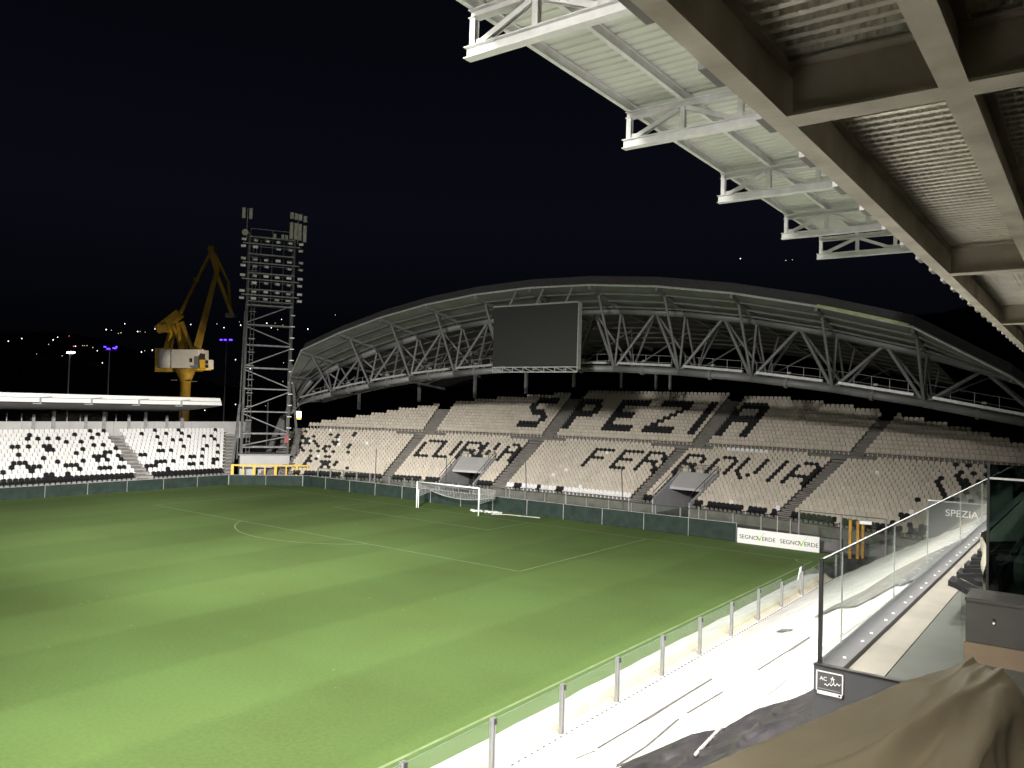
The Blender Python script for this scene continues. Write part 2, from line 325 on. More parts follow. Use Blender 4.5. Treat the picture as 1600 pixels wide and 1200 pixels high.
for a, b in zip(q[:-1], q[1:]):
    mid = (a + b) / 2; vom = V1[0] < mid < V1[1] or V2[0] < mid < V2[1]
    for i in range(NL):
        if vom and i < NV: continue
        r, z = RL0 + i * TLW, ZL0 + i * HL; zb = 0 if i == 0 else z - HL
        tb.add([pol(r, a, zb), pol(r, b, zb), pol(r, b, z), pol(r, a, z), pol(r + TLW, b, z), pol(r + TLW, a, z)], [(0, 1, 2, 3), (3, 2, 4, 5)])
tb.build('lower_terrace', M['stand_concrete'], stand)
tb = MB(); gb = MB()
q = segs(TH0, TH1, 1.5, ())
for a, b in zip(q[:-1], q[1:]):
    gb.add([pol(RG, a, ZG - HL), pol(RG, b, ZG - HL), pol(RG, b, ZG), pol(RG, a, ZG), pol(RU0, b, ZG), pol(RU0, a, ZG), pol(RU0, b, ZU0), pol(RU0, a, ZU0)], [(0, 1, 2, 3), (3, 2, 4, 5), (5, 4, 6, 7)])
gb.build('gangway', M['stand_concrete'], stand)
# stepped top outline: (row, left limit, right limit)
TOP = {0: (-32.3, 24.2), 1: (-31.2, 23.0), 2: (-30.0, 21.6), 3: (-28.7, 20.5), 4: (-27.5, 19.45), 5: (-26.3, 18.2), 6: (-25.2, 17.0), 7: (-23.9, 15.5), 8: (-22.6, 14.2), 9: (-21.1, 12.6), 10: (-19.4, 11.2), 11: (-17.5, 9.4), 12: (-15.4, 7.35), 13: (-13.2, 4.85), 14: (-10.8, .55)}
for i in range(NU):
    a0, b0 = TOP[i]; r, z = RU0 + i * TUW, ZU0 + i * HU
    q = segs(a0 - .1, b0 + .1, 2.0, ())
    for a, b in zip(q[:-1], q[1:]):
        zz = z if i else ZU0
        tb.add([pol(r, a, zz - HU), pol(r, b, zz - HU), pol(r, b, zz), pol(r, a, zz), pol(r + TUW, b, zz), pol(r + TUW, a, zz)], [(0, 1, 2, 3), (3, 2, 4, 5)])
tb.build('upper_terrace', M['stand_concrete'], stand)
# aisle steps, each one a part
AIL = [(-22.2, -21.4), (-11.98, -11.2), (-.1, .75), (11.0, 11.8)]
AIU = [(-21.85, -21.1), (-11.65, -10.8), (.5, 1.36), (11.5, 12.27)]
stepme = bpy.data.meshes.new('step'); b = MB(); b.box((0, 0, 0), (1, 1, 1)); stepme.from_pydata([tuple(p) for p in b.v], [], b.f); stepme.materials.append(M['stand_concrete'])
def step(r, th, z, wd, dp, h): inst(stepme, 'step', stand, Matrix.Translation(pol(r, th, z)) @ Matrix.Rotation(-rad(th), 4, 'Z') @ Matrix.Diagonal((wd, dp, h, 1)))
for (a, b) in AIL:
    for i in range(NL - 1): step(RL0 + (i + .75) * TLW - .004, (a + b) / 2, ZL0 + i * HL + HL / 4, rad(b - a) * 80, TLW / 2, HL / 2 - .004)
for (a, b) in AIU:
    for i in range(14):
        if TOP[i + 1 if i < 14 else 14][0] > a or TOP[i + 1][1] < b - .9: continue
        step(RU0 + (i + .75) * TUW - .004, (a + b) / 2, ZU0 + i * HU + HU / 4, rad(b - a) * 92, TUW / 2, HU / 2 - .004)
for i in range(NL - 1): step(RL0 + (i + .75) * TLW - .004, -32.2 + .02 * i, ZL0 + i * HL + HL / 4, 1.5, TLW / 2, HL / 2 - .004)
# vomitories
def vomitory(a, b, lab):
    zr = lambda r: ZL0 + (r - RL0) / TLW * HL
    r1 = RL0 + NV * TLW
    for th, nm in ((a, -1), (b, 1)):
        wb = MB(); t2 = th + nm * .10
        wb.add([pol(RL0 - .15, th, .02), pol(r1 + 3, th, .02), pol(r1 + 3, th, zr(r1) - .3), pol(r1, th, zr(r1) + .55), pol(RL0 - .15, th, 1.35),
                pol(RL0 - .15, t2, .02), pol(r1 + 3, t2, .02), pol(r1 + 3, t2, zr(r1) - .3), pol(r1, t2, zr(r1) + .55), pol(RL0 - .15, t2, 1.35)],
               [(0, 1, 2, 3, 4), (9, 8, 7, 6, 5), (4, 3, 8, 9), (0, 4, 9, 5), (3, 2, 7, 8)])
        wb.build('vomitory_wall', M['wall_grey'], stand)
        rb = MB(); o_ = nm * .05
        p = [pol(RL0 - .1, th + o_, 1.35), pol(RL0 - .1, th + o_, 2.0), pol(r1, th + o_, zr(r1) + 1.2), pol(r1, th + o_, zr(r1) + .5)]
        rb.tube(p[0], p[1], .03, 6); rb.tube(p[1], p[2], .035, 6); rb.tube(p[2], p[3], .03, 6); rb.tube(p[0].lerp(p[3], .5), p[1].lerp(p[2], .5), .03, 6); rb.tube(p[0] + Vector((0, 0, .3)), p[3] + Vector((0, 0, .35)), .02, 6)
        rb.build('handrail', M['steel_dark'], stand)
    lbx = MB(); am, bm = a + .02, b - .02     # sloping lintel slab and closing wall
    rl = r1 - 2.3
    lbx.add([pol(r1, am, zr(r1) + .5), pol(r1, bm, zr(r1) + .5), pol(rl, bm, zr(rl) + .15), pol(rl, am, zr(rl) + .15), pol(r1, am, zr(r1) - .0), pol(r1, bm, zr(r1) - .0), pol(rl, bm, zr(rl) - .1), pol(rl, am, zr(rl) - .1)], [(0, 3, 2, 1), (4, 5, 6, 7), (3, 7, 6, 2), (0, 1, 5, 4)])
    lbx.build('vomitory_hood', M['wall_light'], stand)
    bk = MB(); bk.add([pol(r1 + 2.6, am, .03), pol(r1 + 2.6, bm, .03), pol(r1 + 2.6, bm, 3.6), pol(r1 + 2.6, am, 3.6)], [(0, 1, 2, 3)]); bk.build('vomitory_back', M['void'], stand)
    fl = MB(); fl.add([pol(RL0 - .3, am, .04), pol(RL0 - .3, bm, .04), pol(r1 + 2.6, bm, .04), pol(r1 + 2.6, am, .04)], [(0, 1, 2, 3)]); fl.build('vomitory_floor', M['concrete_dark'], stand)
    rr = MB(); p = [pol(r1 + .1, a, zr(r1) + 1.25), pol(r1 + .1, b, zr(r1) + 1.25)]; rr.tube(*p, .03, 6); rr.tube(p[0] - Vector((0, 0, .35)), p[1] - Vector((0, 0, .35)), .02, 6)
    for k in range(6): x = p[0].lerp(p[1], k / 5); rr.tube(x, x - Vector((0, 0, .75)), .025, 6)
    rr.build('handrail', M['steel_dark'], stand)
vomitory(*V1, 'left'); vomitory(*V2, 'right')
# apron between fence and stand
ab = MB(); q = segs(TH0, TH1, 2, ())
for a, b in zip(q[:-1], q[1:]):
    pa, pb = pol(RL0 - .02, a, .02), pol(RL0 - .02, b, .02)
    ab.add([(pa.x, min(4.3, pa.y - .2), .02), (pb.x, min(4.3, pb.y - .2), .02), pb, pa], [(0, 1, 2, 3)])
ab.build('stand_apron', M['concrete_dark'], kind='structure')

# ------------------------------------------------------------------ seats
def seat_geo():
    st = [(-.235, .395, .17), (-.20, .435, .205), (.11, .40, .205), (.175, .50, .212), (.225, .70, .212), (.238, .785, .165), (.24, .815, .10)]
    v, f = [], []
    for (y, z, wd) in st: v += [(-wd, y, z), (wd, y, z)]
    n = len(st)
    back = [(0, -.035), (0, -.035), (.02, -.035), (.04, -.01), (.035, 0), (.035, 0), (.03, -.005)]
    for (y, z, wd), (dy, dz) in zip(st, back): v += [(-wd, y + dy, z + dz), (wd, y + dy, z + dz)]
    for i in range(n - 1):
        a = 2 * i; f.append((a, a + 1, a + 3, a + 2)); c = 2 * n + a; f.append((c + 1, c, c + 2, c + 3))
        f.append((a, a + 2, c + 2, c)); f.append((a + 3, a + 1, c + 1, c + 3))
    f.append((1, 0, 2 * n, 2 * n + 1)); f.append((2 * n - 2, 2 * n - 1, 4 * n - 1, 4 * n - 2))
    b0 = len(v); v += [(-.05, .14, .05), (.05, .14, .05), (.05, .20, .05), (-.05, .20, .05), (-.05, .12, .42), (.05, .12, .42), (.05, .2, .42), (-.05, .2, .42)]
    f += [tuple(b0 + i for i in q) for q in ((0, 1, 5, 4), (1, 2, 6, 5), (2, 3, 7, 6), (3, 0, 4, 7))]
    return v, f
SV, SF = seat_geo()
SM = ['seat_a', 'seat_b', 'seat_c', 'seat_white', 'seat_black']
seatme = []
for k in SM:
    me = bpy.data.meshes.new('stadium_seat'); me.from_pydata(SV, [], SF); me.materials.append(M[k]); seatme.append(me)
LET = {
 'S': '.######/.######/##...../##...../.####../..####./.....##/.....##/######./######.',
 'P': '######./######./##...##/##...##/#######/######./##...../##...../##...../##.....',
 'E8': '########/########/##....../##....../######../######../##....../##....../########/########',
 'Z': '########/########/......##/.....##./....##../...##.../..##..../.##...../########/########',
 'I2': '##/##/##/##/##/##/##/##/##/##',
 'A8': '.######./.#######/##....##/##....##/########/########/##....##/##....##/##....##/##....##',
 'C': '.####/#..../#..../#..../#..../#..../####.', 'U': '#...#/#...#/#...#/#...#/#...#/#...#/####.', 'R': '####./#...#/#...#/####./#..#./#...#/#...#',
 'V': '#...#/#...#/#...#/#...#/#...#/.#.#./..#..', 'V4': '#..#/#..#/#..#/#.#./#.#./##../#...', 'A4': '.##./#..#/#..#/####/#..#/#..#/#..#', 'A': '.###./#...#/#...#/#...#/#####/#...#/#...#', 'F': '#####/#..../#..../####./#..../#..../#....',
 'E': '#####/#..../#..../####./#..../#..../####.', 'O': '.###./#...#/#...#/#...#/#...#/#...#/.###.', 'I': '#/#/#/#/#/#/#'}
UPL = [('S', -14.15), ('P', -10.3), ('E8', -7.1), ('Z', -3.75), ('I2', -.38), ('A8', 1.85)]
LOL = [('C', -20.85), ('U', -19.05), ('R', -17.25), ('V4', -15.35), ('A4', -13.3), ('F', -5.95), ('E', -3.75), ('R', -1.8), ('R', 1.25), ('O', 3.6), ('V', 5.85), ('I', 8.4), ('A', 9.3)]
PITCH = .475
def is_letter(upper, row, j, lo, d):
    top, lst = (11, UPL) if upper else (14, LOL)
    for ch, t0 in lst:
        rows = LET[ch].split('/'); k = top - row
        if 0 <= k < len(rows):
            c = j - round((t0 - lo) / d)
            if 0 <= c < len(rows[k]) and rows[k][c] == '#': return True
    return False
seats = []   # (matrix, material index, location)
def inside(th, lst, m=.16): return any(a - m < th < b + m for a, b in lst)
DL, DU = .3355, .2965
for i in range(NL):
    r, z = RL0 + (i + .5) * TLW, ZL0 + i * HL
    d = DL; lo0 = -30.5 - .10 * i; lo = -33.2; n = int((23.0 - lo) / d)
    for j in range(n):
        th = lo + j * d
        if th < lo0: continue
        if inside(th, AIL): continue
        if i < NV and inside(th, (V1, V2), .22): continue
        if i == NL - 1 and any(a - 1.9 < th < b + 1.9 for a, b in AIL): continue
        black = is_letter(False, i, j, lo, d); h = random.random()
        if not black:
            s0 = (th - lo0) / 5.0
            if s0 < 1 and i < 17 and h < .34 * (1 - s0 * .75) * (1.1 if i > 1 else .3): black = True
            s1 = (23.0 - th) / 5.2
            if s1 < 1 and h < .52 * (1 - s1 * .6): black = True
        white = False
        if i == 0:
            if -11.2 < th < -.1: white = True; black = th < -6 and h < .5
            else: black = h < .93
        mi = 4 if black else (3 if white or h > .994 else random.choice((0, 0, 1, 2)))
        if i == NL - 1 and 3.5 < th < 6.5: mi = 3
        seats.append((pol(r, th, z), -rad(th), mi))
for i in range(NU):
    r, z = RU0 + (i + .45) * TUW, ZU0 + i * HU
    d = DU; lo = -33.2; lo0, hi = TOP[i]
    for j in range(int((hi - lo) / d) + 1):
        th = lo + j * d
        if th < lo0: continue
        if inside(th, AIU, .15) and not (i == 14 and th < -10.9): continue
        mi = 4 if is_letter(True, i, j, lo, d) else random.choice((0, 0, 1, 2))
        seats.append((pol(r, th, z), -rad(th), mi))
def place_seats(lst, limit, labs, group, stufflabel, stuffname):
    lst = sorted(lst, key=lambda s: (s[0] - CAM).dot(RF))
    vis = [];rest = []
    for s in lst:
        d = s[0] - CAM; u = 800 + FPX * d.dot(RX) / d.dot(RF)
        (vis if len(vis) < limit and 0 < u < 1590 else rest).append(s)
    for p, rz, mi in vis:
        k = 'black' if mi == 4 else 'pale'
        inst(seatme[mi], 'stadium_seat', None, Matrix.Translation(p) @ Matrix.Rotation(rz + random.uniform(-.03, .03), 4, 'Z'), label=labs[k], cat='seat', group=group[k])
    v, f, m = [], [], []
    for p, rz, mi in rest:
        b = len(v); c, s = cos(rz), sin(rz); jx = random.uniform(-.012, .012)
        v += [(p.x + c * (x + jx) - s * y, p.y + s * (x + jx) + c * y, p.z + zz) for x, y, zz in SV]
        f += [tuple(b + i for i in q) for q in SF]; m += [mi] * len(SF)
    me = bpy.data.meshes.new(stuffname); me.from_pydata(v, [], f)
    for k in SM: me.materials.append(M[k])
    me.polygons.foreach_set('material_index', m); o = bpy.data.objects.new(stuffname, me); COL.objects.link(o)
    tag(o, stufflabel, 'seats', None, 'stuff')
place_seats(seats, 150, {'pale': 'cream plastic seat in the near rows of the curved end stand', 'black': 'black plastic seat in the near rows of the curved end stand'}, {'pale': 'cream seats of the end stand', 'black': 'black seats of the end stand'},
            'cream seats of the curved end stand with black seats spelling SPEZIA CURVA FERROVIA', 'end_stand_seats')

# ------------------------------------------------------------------ side stand on the far left
side = thing('side_stand', 'grey concrete side stand with white and black seats beyond the pitch', 'stand', (-36, -15, 0))
SX0, ST, SZ0, SH = -31.9, .715, .98, .344
sb = MB()
for i in range(13):
    x0 = SX0 - i * ST; z = SZ0 + i * SH; y1 = -.4 + i * .48
    sb.hexa([(x0 - ST, -60, z - .6 if i else 0), (x0, -60, z - .6 if i else 0), (x0, y1, z - .6 if i else 0), (x0 - ST, y1, z - .6 if i else 0), (x0 - ST, -60, z), (x0, -60, z), (x0, y1, z), (x0 - ST, y1, z)])
sb.build('terrace', M['concrete'], side)
for i in range(12):
    for yc in (-10.9 + .085 * i, -32.0, -.95 + .49 * i):
        inst(stepme, 'step', side, Matrix.Translation((SX0 - (i + .75) * ST + .004, yc, SZ0 + i * SH + SH / 4)) @ Matrix.Diagonal((ST / 2, 1.05, SH / 2 - .004, 1)))
wb = MB(); wb.span((-41.75, -60, 4.6), (-41.45, 8.5, 6.72)); wb.build('back_wall', M['wall_light'], side)
for y in [-58 + 4.75 * k for k in range(13)]:
    MB().box((-41.38, y + .9, 5.9), (.05, .05, 1.6)).build('wall_joint', M['wall_grey'], side)
cols = [-33.0, -28.0, -22.9, -17.75, -12.45, -7.35, -2.3] 
for y in (-33.0, -27.9, -22.7, -16.82, -11.5, -6.7, -2.1):
    MB().box((-41.3, y + .75, 6.45), (.22, .30, 2.75)).build('column', M['steel'], side)
    MB().box((-41.33, y - 1.2, 6.2), (.18, .26, 2.5)).build('column', M['steel'], side)
    for dy in (2.2, 3.6):
        if y < -8: MB().box((-41.5, y + dy, 7.1), (.09, .09, .9)).build('glazing_post', M['steel'], side)
for y0, y1 in ((-60, -32), (-31.9, -22.1), (-22.0, -16.2), (-16.1, -10.9)):
    MB().span((-41.58, y0, 6.73), (-41.55, y1, 7.55)).build('wind_glass', M['glass_back'], side)
rs = MB(); rs.hexa([(-43.2, -60, 7.75), (-33.3, -60, 8.75), (-33.3, -1.6, 8.75), (-43.2, -1.6, 7.75), (-43.2, -60, 7.95), (-33.3, -60, 9.0), (-33.3, -1.6, 9.0), (-43.2, -1.6, 7.95)]); rs.build('roof_slab', M['steel_dark'], side)
MB().hexa([(-33.3, -60, 8.86), (-32.95, -60, 8.86), (-32.95, -1.55, 8.86), (-33.3, -1.55, 8.86), (-33.3, -60, 9.68), (-33.1, -60, 9.68), (-33.1, -1.75, 9.68), (-33.3, -1.75, 9.68)]).build('roof_fascia', M['white'], side)
MB().beam((-33.0, -60, 9.28), (-33.0, -1.6, 9.28), .14, .05).build('fascia_groove', M['steel'], side)
for y in (-30.6, -25.8, -21.05, -16.28, -11.42, -6.66):
    b = MB(); b.box((-32.85, y, 9.05), (.22, .1, .55)); b.beam((-32.9, y, 9.3), (-32.75, y + 1.0, 9.42), .05, .05); b.box((-32.85, y - .3, 8.72), (.3, .75, .1)); b.build('fascia_bracket', M['steel'], side)
left_seats = []
prev = []
for i in range(13):
    x = SX0 - (i + .5) * ST; z = SZ0 + i * SH; y1 = -1.75 + i * .48; pb = .64 - .036 * i if i < 10 else .25
    yy = y1; run = 0; gap = 0; now = []
    while yy > -36:
        ok = not (-10.9 + .085 * i - .78 < yy < -10.9 + .085 * i + .78) and not (-32.8 < yy < -31.2)
        if ok:
            if i == 0: mi = 4
            else:
                near = any(abs(yy - q) < .62 for q in prev) and i > 0 and random.random() < .85
                if run > 0: mi = 4; run -= 1; gap = 0
                elif gap >= (2 if i == 1 else 1) and not near and random.random() < pb * .75:
                    mi = 4; gap = 0; run = random.choice((0, 0, 1, 2) if i < 6 else (0, 0, 1)) if i < 9 else 0
                else: mi = 3; gap += 1
            left_seats.append((Vector((x, yy, z)), rad(90), mi))
            if mi == 4: now.append(yy)
        yy -= .495
    prev = now
place_seats(left_seats, 150, {'pale': 'white plastic seat in the side stand rows left of the lattice tower', 'black': 'black plastic seat in the side stand rows left of the lattice tower'}, {'pale': 'white seats of the side stand', 'black': 'black seats of the side stand'},
            'white seats of the side stand with scattered black ones', 'side_stand_seats')

# ------------------------------------------------------------------ green windbreak fences round the pitch
def cloth_fence(a, b, h0, h1, label, posts, sag=.04, end=None):
    a, b = Vector(a), Vector(b); t = thing('windbreak_fence', label, 'fence', a, 'green windbreak fences'); n = max(2, int((b - a).length / .5)); d = (b - a).normalized(); nr = Vector((-d.y, d.x, 0))
    mb = MB(); v = []
    for i in range(n + 1):
        p = a.lerp(b, i / n); h = h0 + (h1 - h0) * i / n + random.uniform(-.03, .03)
        o1 = nr * random.uniform(-.05, .05); v += [p + o1 + Vector((0, 0, .01)), p + o1 * .3 + Vector((0, 0, h * .5)), p + o1 * .1 + Vector((0, 0, h))]
    mb.add(v, [(3 * i + j, 3 * i + 3 + j, 3 * i + 4 + j, 3 * i + 1 + j) for i in range(n) for j in range(2)]); mb.build('cloth', M['green_cloth'], t, smooth=True)
    side_ = -nr if (CAM - a).dot(-nr) > 0 else nr
    for k in range(posts + 1):
        p = a.lerp(b, k / posts) + side_ * .07; hh = h0 + (h1 - h0) * k / posts
        MB().tube(p, p + Vector((0, 0, hh + .02)), .028, 6).build('post', M['steel'], t)
    MB().tube(a + Vector((0, 0, h0 + .01)) + side_ * .05, b + Vector((0, 0, h1 + .01)) + side_ * .05, .03, 6).build('top_rail', M['steel'], t)
    return t
cloth_fence((-31.1, -60, 0), (-31.1, -1.6, 0), 1.2, 1.1, 'faded green windbreak fence in front of the white and black seats', 15)
cloth_fence((-31.1, -1.6, 0), (-25.0, 3.9, 0), 1.1, 1.15, 'short green windbreak fence across the corner below the yellow railing', 2)
cloth_fence((-25.0, 3.9, 0), (25.65, 4.05, 0), 1.22, 1.4, 'long dark green windbreak fence behind the goal', 13)

# ------------------------------------------------------------------ glass fence in front of the end stand
gf = thing('stand_front_fence', 'glass and steel post fence between windbreak and the end stand', 'fence', (0, 5.2, 0))
def gfence(x0, x1, y, step, zt, glassp=True):
    n = int(round((x1 - x0) / step))
    for k in range(n + 1):
        x = x0 + (x1 - x0) * k / n; MB().box((x, y, zt / 2), (.11, .14, zt)).build('post', M['steel_mid'], gf)
        if k < n and glassp: MB().box((x + step / 2, y + .02, (zt + .6) / 2), (step - .16, .016, zt - .65)).build('glass_panel', M['glass'], gf)
    MB().beam((x0, y, zt), (x1, y, zt), .06, .05).build('rail', M['steel_dark'], gf)
gfence(-23.5, -15.0, 4.75, 2.125, 2.1); gfence(-14.6, 29.4, 5.0, 2.2, 2.0); gfence(30.1, 36.0, 4.7, 2.4, 2.75)
for k in range(9):
    x = -21 + 6.2 * k; MB().box((x, 4.45, 1.1), (.06, .06, 2.2)).build('slim_post', M['steel'], gf)
MB().box((31.9, 5.3, .45), (11.6, .2, .86)).build('concrete_plinth', M['concrete_dark'], gf)

# ------------------------------------------------------------------ advertising board
P0, P1 = ay(1152, 848, 3.75), ay(1280, 863.5, 3.75); P0.z = P1.z = .01
board = thing('advertising_board', 'long white board lettered twice SEGNOVERDE with green tick marks', 'sign', P0)
xd = Vector((1, 0, 0)); Wd = P1.x - P0.x
MB().span((P0.x, 3.72, .01), (P1.x, 3.80, 1.12)).build('panel', M['sign_white'], board)
for k in range(2):
    x0 = P0.x + .16 + k * (Wd / 2 + .06); yf = 3.71; sz = .52
    text_part('lettering', 'SEGNO', .43, M['ink'], board, (x0, yf, .36), xd, (0, 0, 1)); text_part('lettering', 'ERDE', .43, M['ink'], board, (x0 + 1.72, yf, .36), xd, (0, 0, 1))
    vx = x0 + 1.34
    MB().slab([(vx, yf, .70), (vx + .09, yf, .70), (vx + .19, yf, .45), (vx + .19, yf, .33), (vx + .15, yf, .33)], (0, .01, 0)).build('tick', M['ink_green'], board)
    MB().slab([(vx + .19, yf, .33), (vx + .19, yf, .45), (vx + .33, yf, .72), (vx + .38, yf, .72), (vx + .24, yf, .33)], (0, .01, 0)).build('tick', M['ink_green'], board)
    MB().slab([(vx + .335, yf, .725), (vx + .60, yf, 1.0), (vx + .62, yf, .99), (vx + .375, yf, .725)], (0, .01, 0)).build('tick_tail', M['ink_grey'], board)

# ------------------------------------------------------------------ goal
goal = thing('football_goal', 'white football goal with its net tied up at the back', 'goal', (0, 0, 0))
for s in (-1, 1): MB().tube((s * 3.72, 0, 0), (s * 3.72, 0, 2.50), .065, 10).build('post', M['goal'], goal, smooth=True)
MB().tube((-3.72, 0, 2.44), (3.72, 0, 2.44), .065, 10).build('crossbar', M['goal'], goal, smooth=True)
for s in (-1, 1):
    MB().path([(s * 3.75, .05, 2.40), (s * 3.9, 2.2, 2.15)], .02, 6).build('net_stay', M['net'], goal)
    MB().tube((s * 3.62, .12, 0), (s * 3.62, .12, 1.75), .035, 6).build('inner_post', M['goal'], goal)
nb = MB()
def cord(a, b, r=.011): nb.tube(a, b, r, 3, cap=False)
def netp(s, t):   # s across -1..1, t 0 crossbar .. 1 back top .. 2 lifted hem
    if t <= 1: return Vector((s * (3.66 + .22 * t), 2.1 * t, 2.44 - .32 * t - .25 * sin(pi * t) * (1 - s * s)))
    k = t - 1; sag = .48 * (1 - s * s); return Vector((s * (3.88 - .1 * k), 2.1 - .15 * k, 2.12 - (.65 + sag) * k))
NS, NT = 40, 20
for i in range(NS + 1):
    for j in range(NT): cord(netp(-1 + 2 * i / NS, 2 * j / NT), netp(-1 + 2 * i / NS, 2 * (j + 1) / NT))
for j in range(NT + 1):
    for i in range(NS): cord(netp(-1 + 2 * i / NS, 2 * j / NT), netp(-1 + 2 * (i + 1) / NS, 2 * j / NT), .034 if j == NT else .011)
for s in (-1, 1):
    for j in range(11):
        y = 2.1 * j / 10; cord((s * (3.7 + .2 * j / 10), y, 2.4 - .3 * j / 10), (s * (3.7 + .18 * j / 10), y, 1.0 + .35 * j / 10))
    for j in range(8):
        z = j / 7; cord((s * 3.7, .05, 2.4 - 1.35 * z), (s * 3.88, 2.1, 2.1 - .75 * z))
nb.build('net', M['net'], goal, kind='stuff')
b = MB(); b.path([(3.9, 1.6, .05), (5.2, 2.3, .07), (8.3, 2.95, .05)], .04, 6); tag(b.build('loose_pole', M['net']), 'white pole lying on the grass behind the right goalpost', 'pole')
b = MB()
for k in range(14): x = 1.4 + .22 * k; b.box((x, 1.9 + .05 * k, .09 + .05 * random.random()), (.24, .2, .12 + .1 * random.random()), random.random())
tag(b.build('rolled_net', M['net'], kind='stuff'), 'pale rolled net lying on the grass behind the goal', 'net')
for i, (u, v0, v1) in enumerate(((588, 755, 702), (698, 757, 712), (821, 800, 715), (971, 822, 730))):
    p = ay(u, v1, 4.35); p0 = Vector((p.x + (.35 if i > 1 else 0), 4.35, 0)); 
    MB().tube(p0, (p.x, 4.35, p.z), .045, 6).build('net_pole', M['steel_dark'], label=['dark net pole left of the goal, before the left aisle', 'dark net pole behind the left goalpost', 'dark net pole between the goal and the lower lettering', 'dark net pole under the letters FERR'][i], cat='pole', group='dark net poles behind the goal')

# ------------------------------------------------------------------ arched roof over the end stand
AR = thing('arched_roof', 'grey arched tube truss roof over the end stand', 'roof', (7, 8, 0))
xk = [-25.3 + 6.3 * k for k in range(0, 11)]
zL = lambda x: 13.5 - .0028 * (x - 7) ** 2
zF = lambda x: 20.45 - .0049 * (x - 7) ** 2
zT = lambda x: 18.9 - .0047 * (x - 7) ** 2
mir = lambda p: Vector((14 - p[0], p[1], p[2]))
eL = [Vector((-38.1, 8.4, 1.8)), Vector((-36.3, 8.2, 4.6)), Vector((-34.4, 8, 7.4)), Vector((-31.2, 8, 9.45))]
eF = [Vector((-33.4, 8.2, 8.4)), Vector((-31.9, 6.8, 10.2)), Vector((-29.2, 5.0, 12.6))]
eT = [Vector((-35.5, 9.2, 7.2)), Vector((-33.5, 9, 9.6)), Vector((-30.2, 9, 12.3))]
F = eF + [Vector((x, 3.3, zF(x))) for x in xk] + [mir(p) for p in eF[::-1]]
T = eT + [Vector((x, 9.0, zT(x))) for x in xk] + [mir(p) for p in eT[::-1]]
eB = [p + Vector((0, 4, 1.2)) for p in eT]
Bk = eB + [Vector((x, 28, zT(x) - 2.0)) for x in xk] + [mir(p) for p in eB[::-1]]
L = eL + [Vector((x, 8.0, zL(x))) for x in xk] + [mir(p) for p in eL[::-1]]
L2 = [p + Vector((0, 3.6, .25)) for p in L]
MB().path(L[2:-2], .30, 12).build('lower_chord', M['steel_arch'], AR, smooth=True); MB().path(L2[3:-3], .24, 10).build('lower_chord', M['steel_arch'], AR, smooth=True)
MB().path(T[1:-1], .34, 12).build('upper_chord', M['steel_arch'], AR, smooth=True)
for a, b in zip(L[2:-3], L[3:-2]):
    c = a.lerp(b, .45); MB().tube(c - (b - a).normalized() * .12, c + (b - a).normalized() * .12, .42, 12).build('chord_flange', M['steel_arch'], AR)
for P_, nm in ((L[:3], 'springing_leg'), (L[-3:], 'springing_leg')): MB().path(P_, .36, 10).build(nm, M['steel_arch'], AR)
for s, p in ((1, L[0]), (-1, L[-1])):
    MB().path([p + Vector((s * 2.6, .8, -1.8)), L[2 if s > 0 else -3]], .28, 8).build('springing_leg', M['steel_arch'], AR)
# visor panels and inner roof panels, bay by bay
upv = Vector((0, 0, .09))
for i in range(len(F) - 1):
    f0, f1, t0, t1, b0, b1 = F[i], F[i + 1], T[i] + Vector((0, 0, .38)), T[i + 1] + Vector((0, 0, .38)), Bk[i], Bk[i + 1]
    MB().slab([f0, f1, t1, t0], upv).build('roof_panel', M['sheet_arch'], AR)
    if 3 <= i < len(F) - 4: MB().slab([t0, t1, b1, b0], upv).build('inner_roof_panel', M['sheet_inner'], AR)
MB().path([p + Vector((0, -.05, .05)) for p in F], .10, 6).build('eave_tube', M['steel'], AR)
for i in range(len(F) - 1):
    a, b = F[i] + Vector((0, .15, .15)), F[i + 1] + Vector((0, .15, .15))
    MB().slab([a, b, b + Vector((0, .3, .75)), a + Vector((0, .3, .75))], (0, .05, 0)).build('eave_upstand', M['steel_dark'], AR)
b = MB()
for k in range(1, 7): p, q_ = [Vector((x, 3.3, zF(x))) for x in (30.5 + 1.0 * k, 31.5 + 1.0 * k)]; b.beam(p + Vector((0, -.14, .12)), q_ + Vector((0, -.14, .12)), .06, .15)
b.build('eave_glow_strip', M['eave_glow'], AR)  # glow of light caught in the eave edge, painted yellow-green
for t in (.27, .55, .80): MB().path([f.lerp(q_, t) - Vector((0, 0, .07)) for f, q_ in zip(F, T)], .075, 6).build('purlin', M['steel_arch'], AR)
for t in (.12, .25, .38, .52, .66, .8): MB().path([q_.lerp(bb, t) - Vector((0, 0, .05)) for bb, q_ in list(zip(Bk, T))[3:-3]], .08, 6).build('inner_purlin', M['steel_arch'], AR)
tubeme = bpy.data.meshes.new('strut'); b = MB(); b.tube((0, 0, 0), (0, 0, 1), 1, 8); tubeme.from_pydata([tuple(p) for p in b.v], [], b.f); tubeme.materials.append(M['steel_arch']); tubeme.polygons.foreach_set('use_smooth', [True] * len(tubeme.polygons))
def strut(p, q, r, name='strut', parent=AR, me=tubeme):
    p, q = Vector(p), Vector(q); d = q - p
    return inst(me, name, parent, Matrix.Translation(p) @ d.to_track_quat('Z', 'Y').to_matrix().to_4x4() @ Matrix.Diagonal((r, r, d.length, 1)))
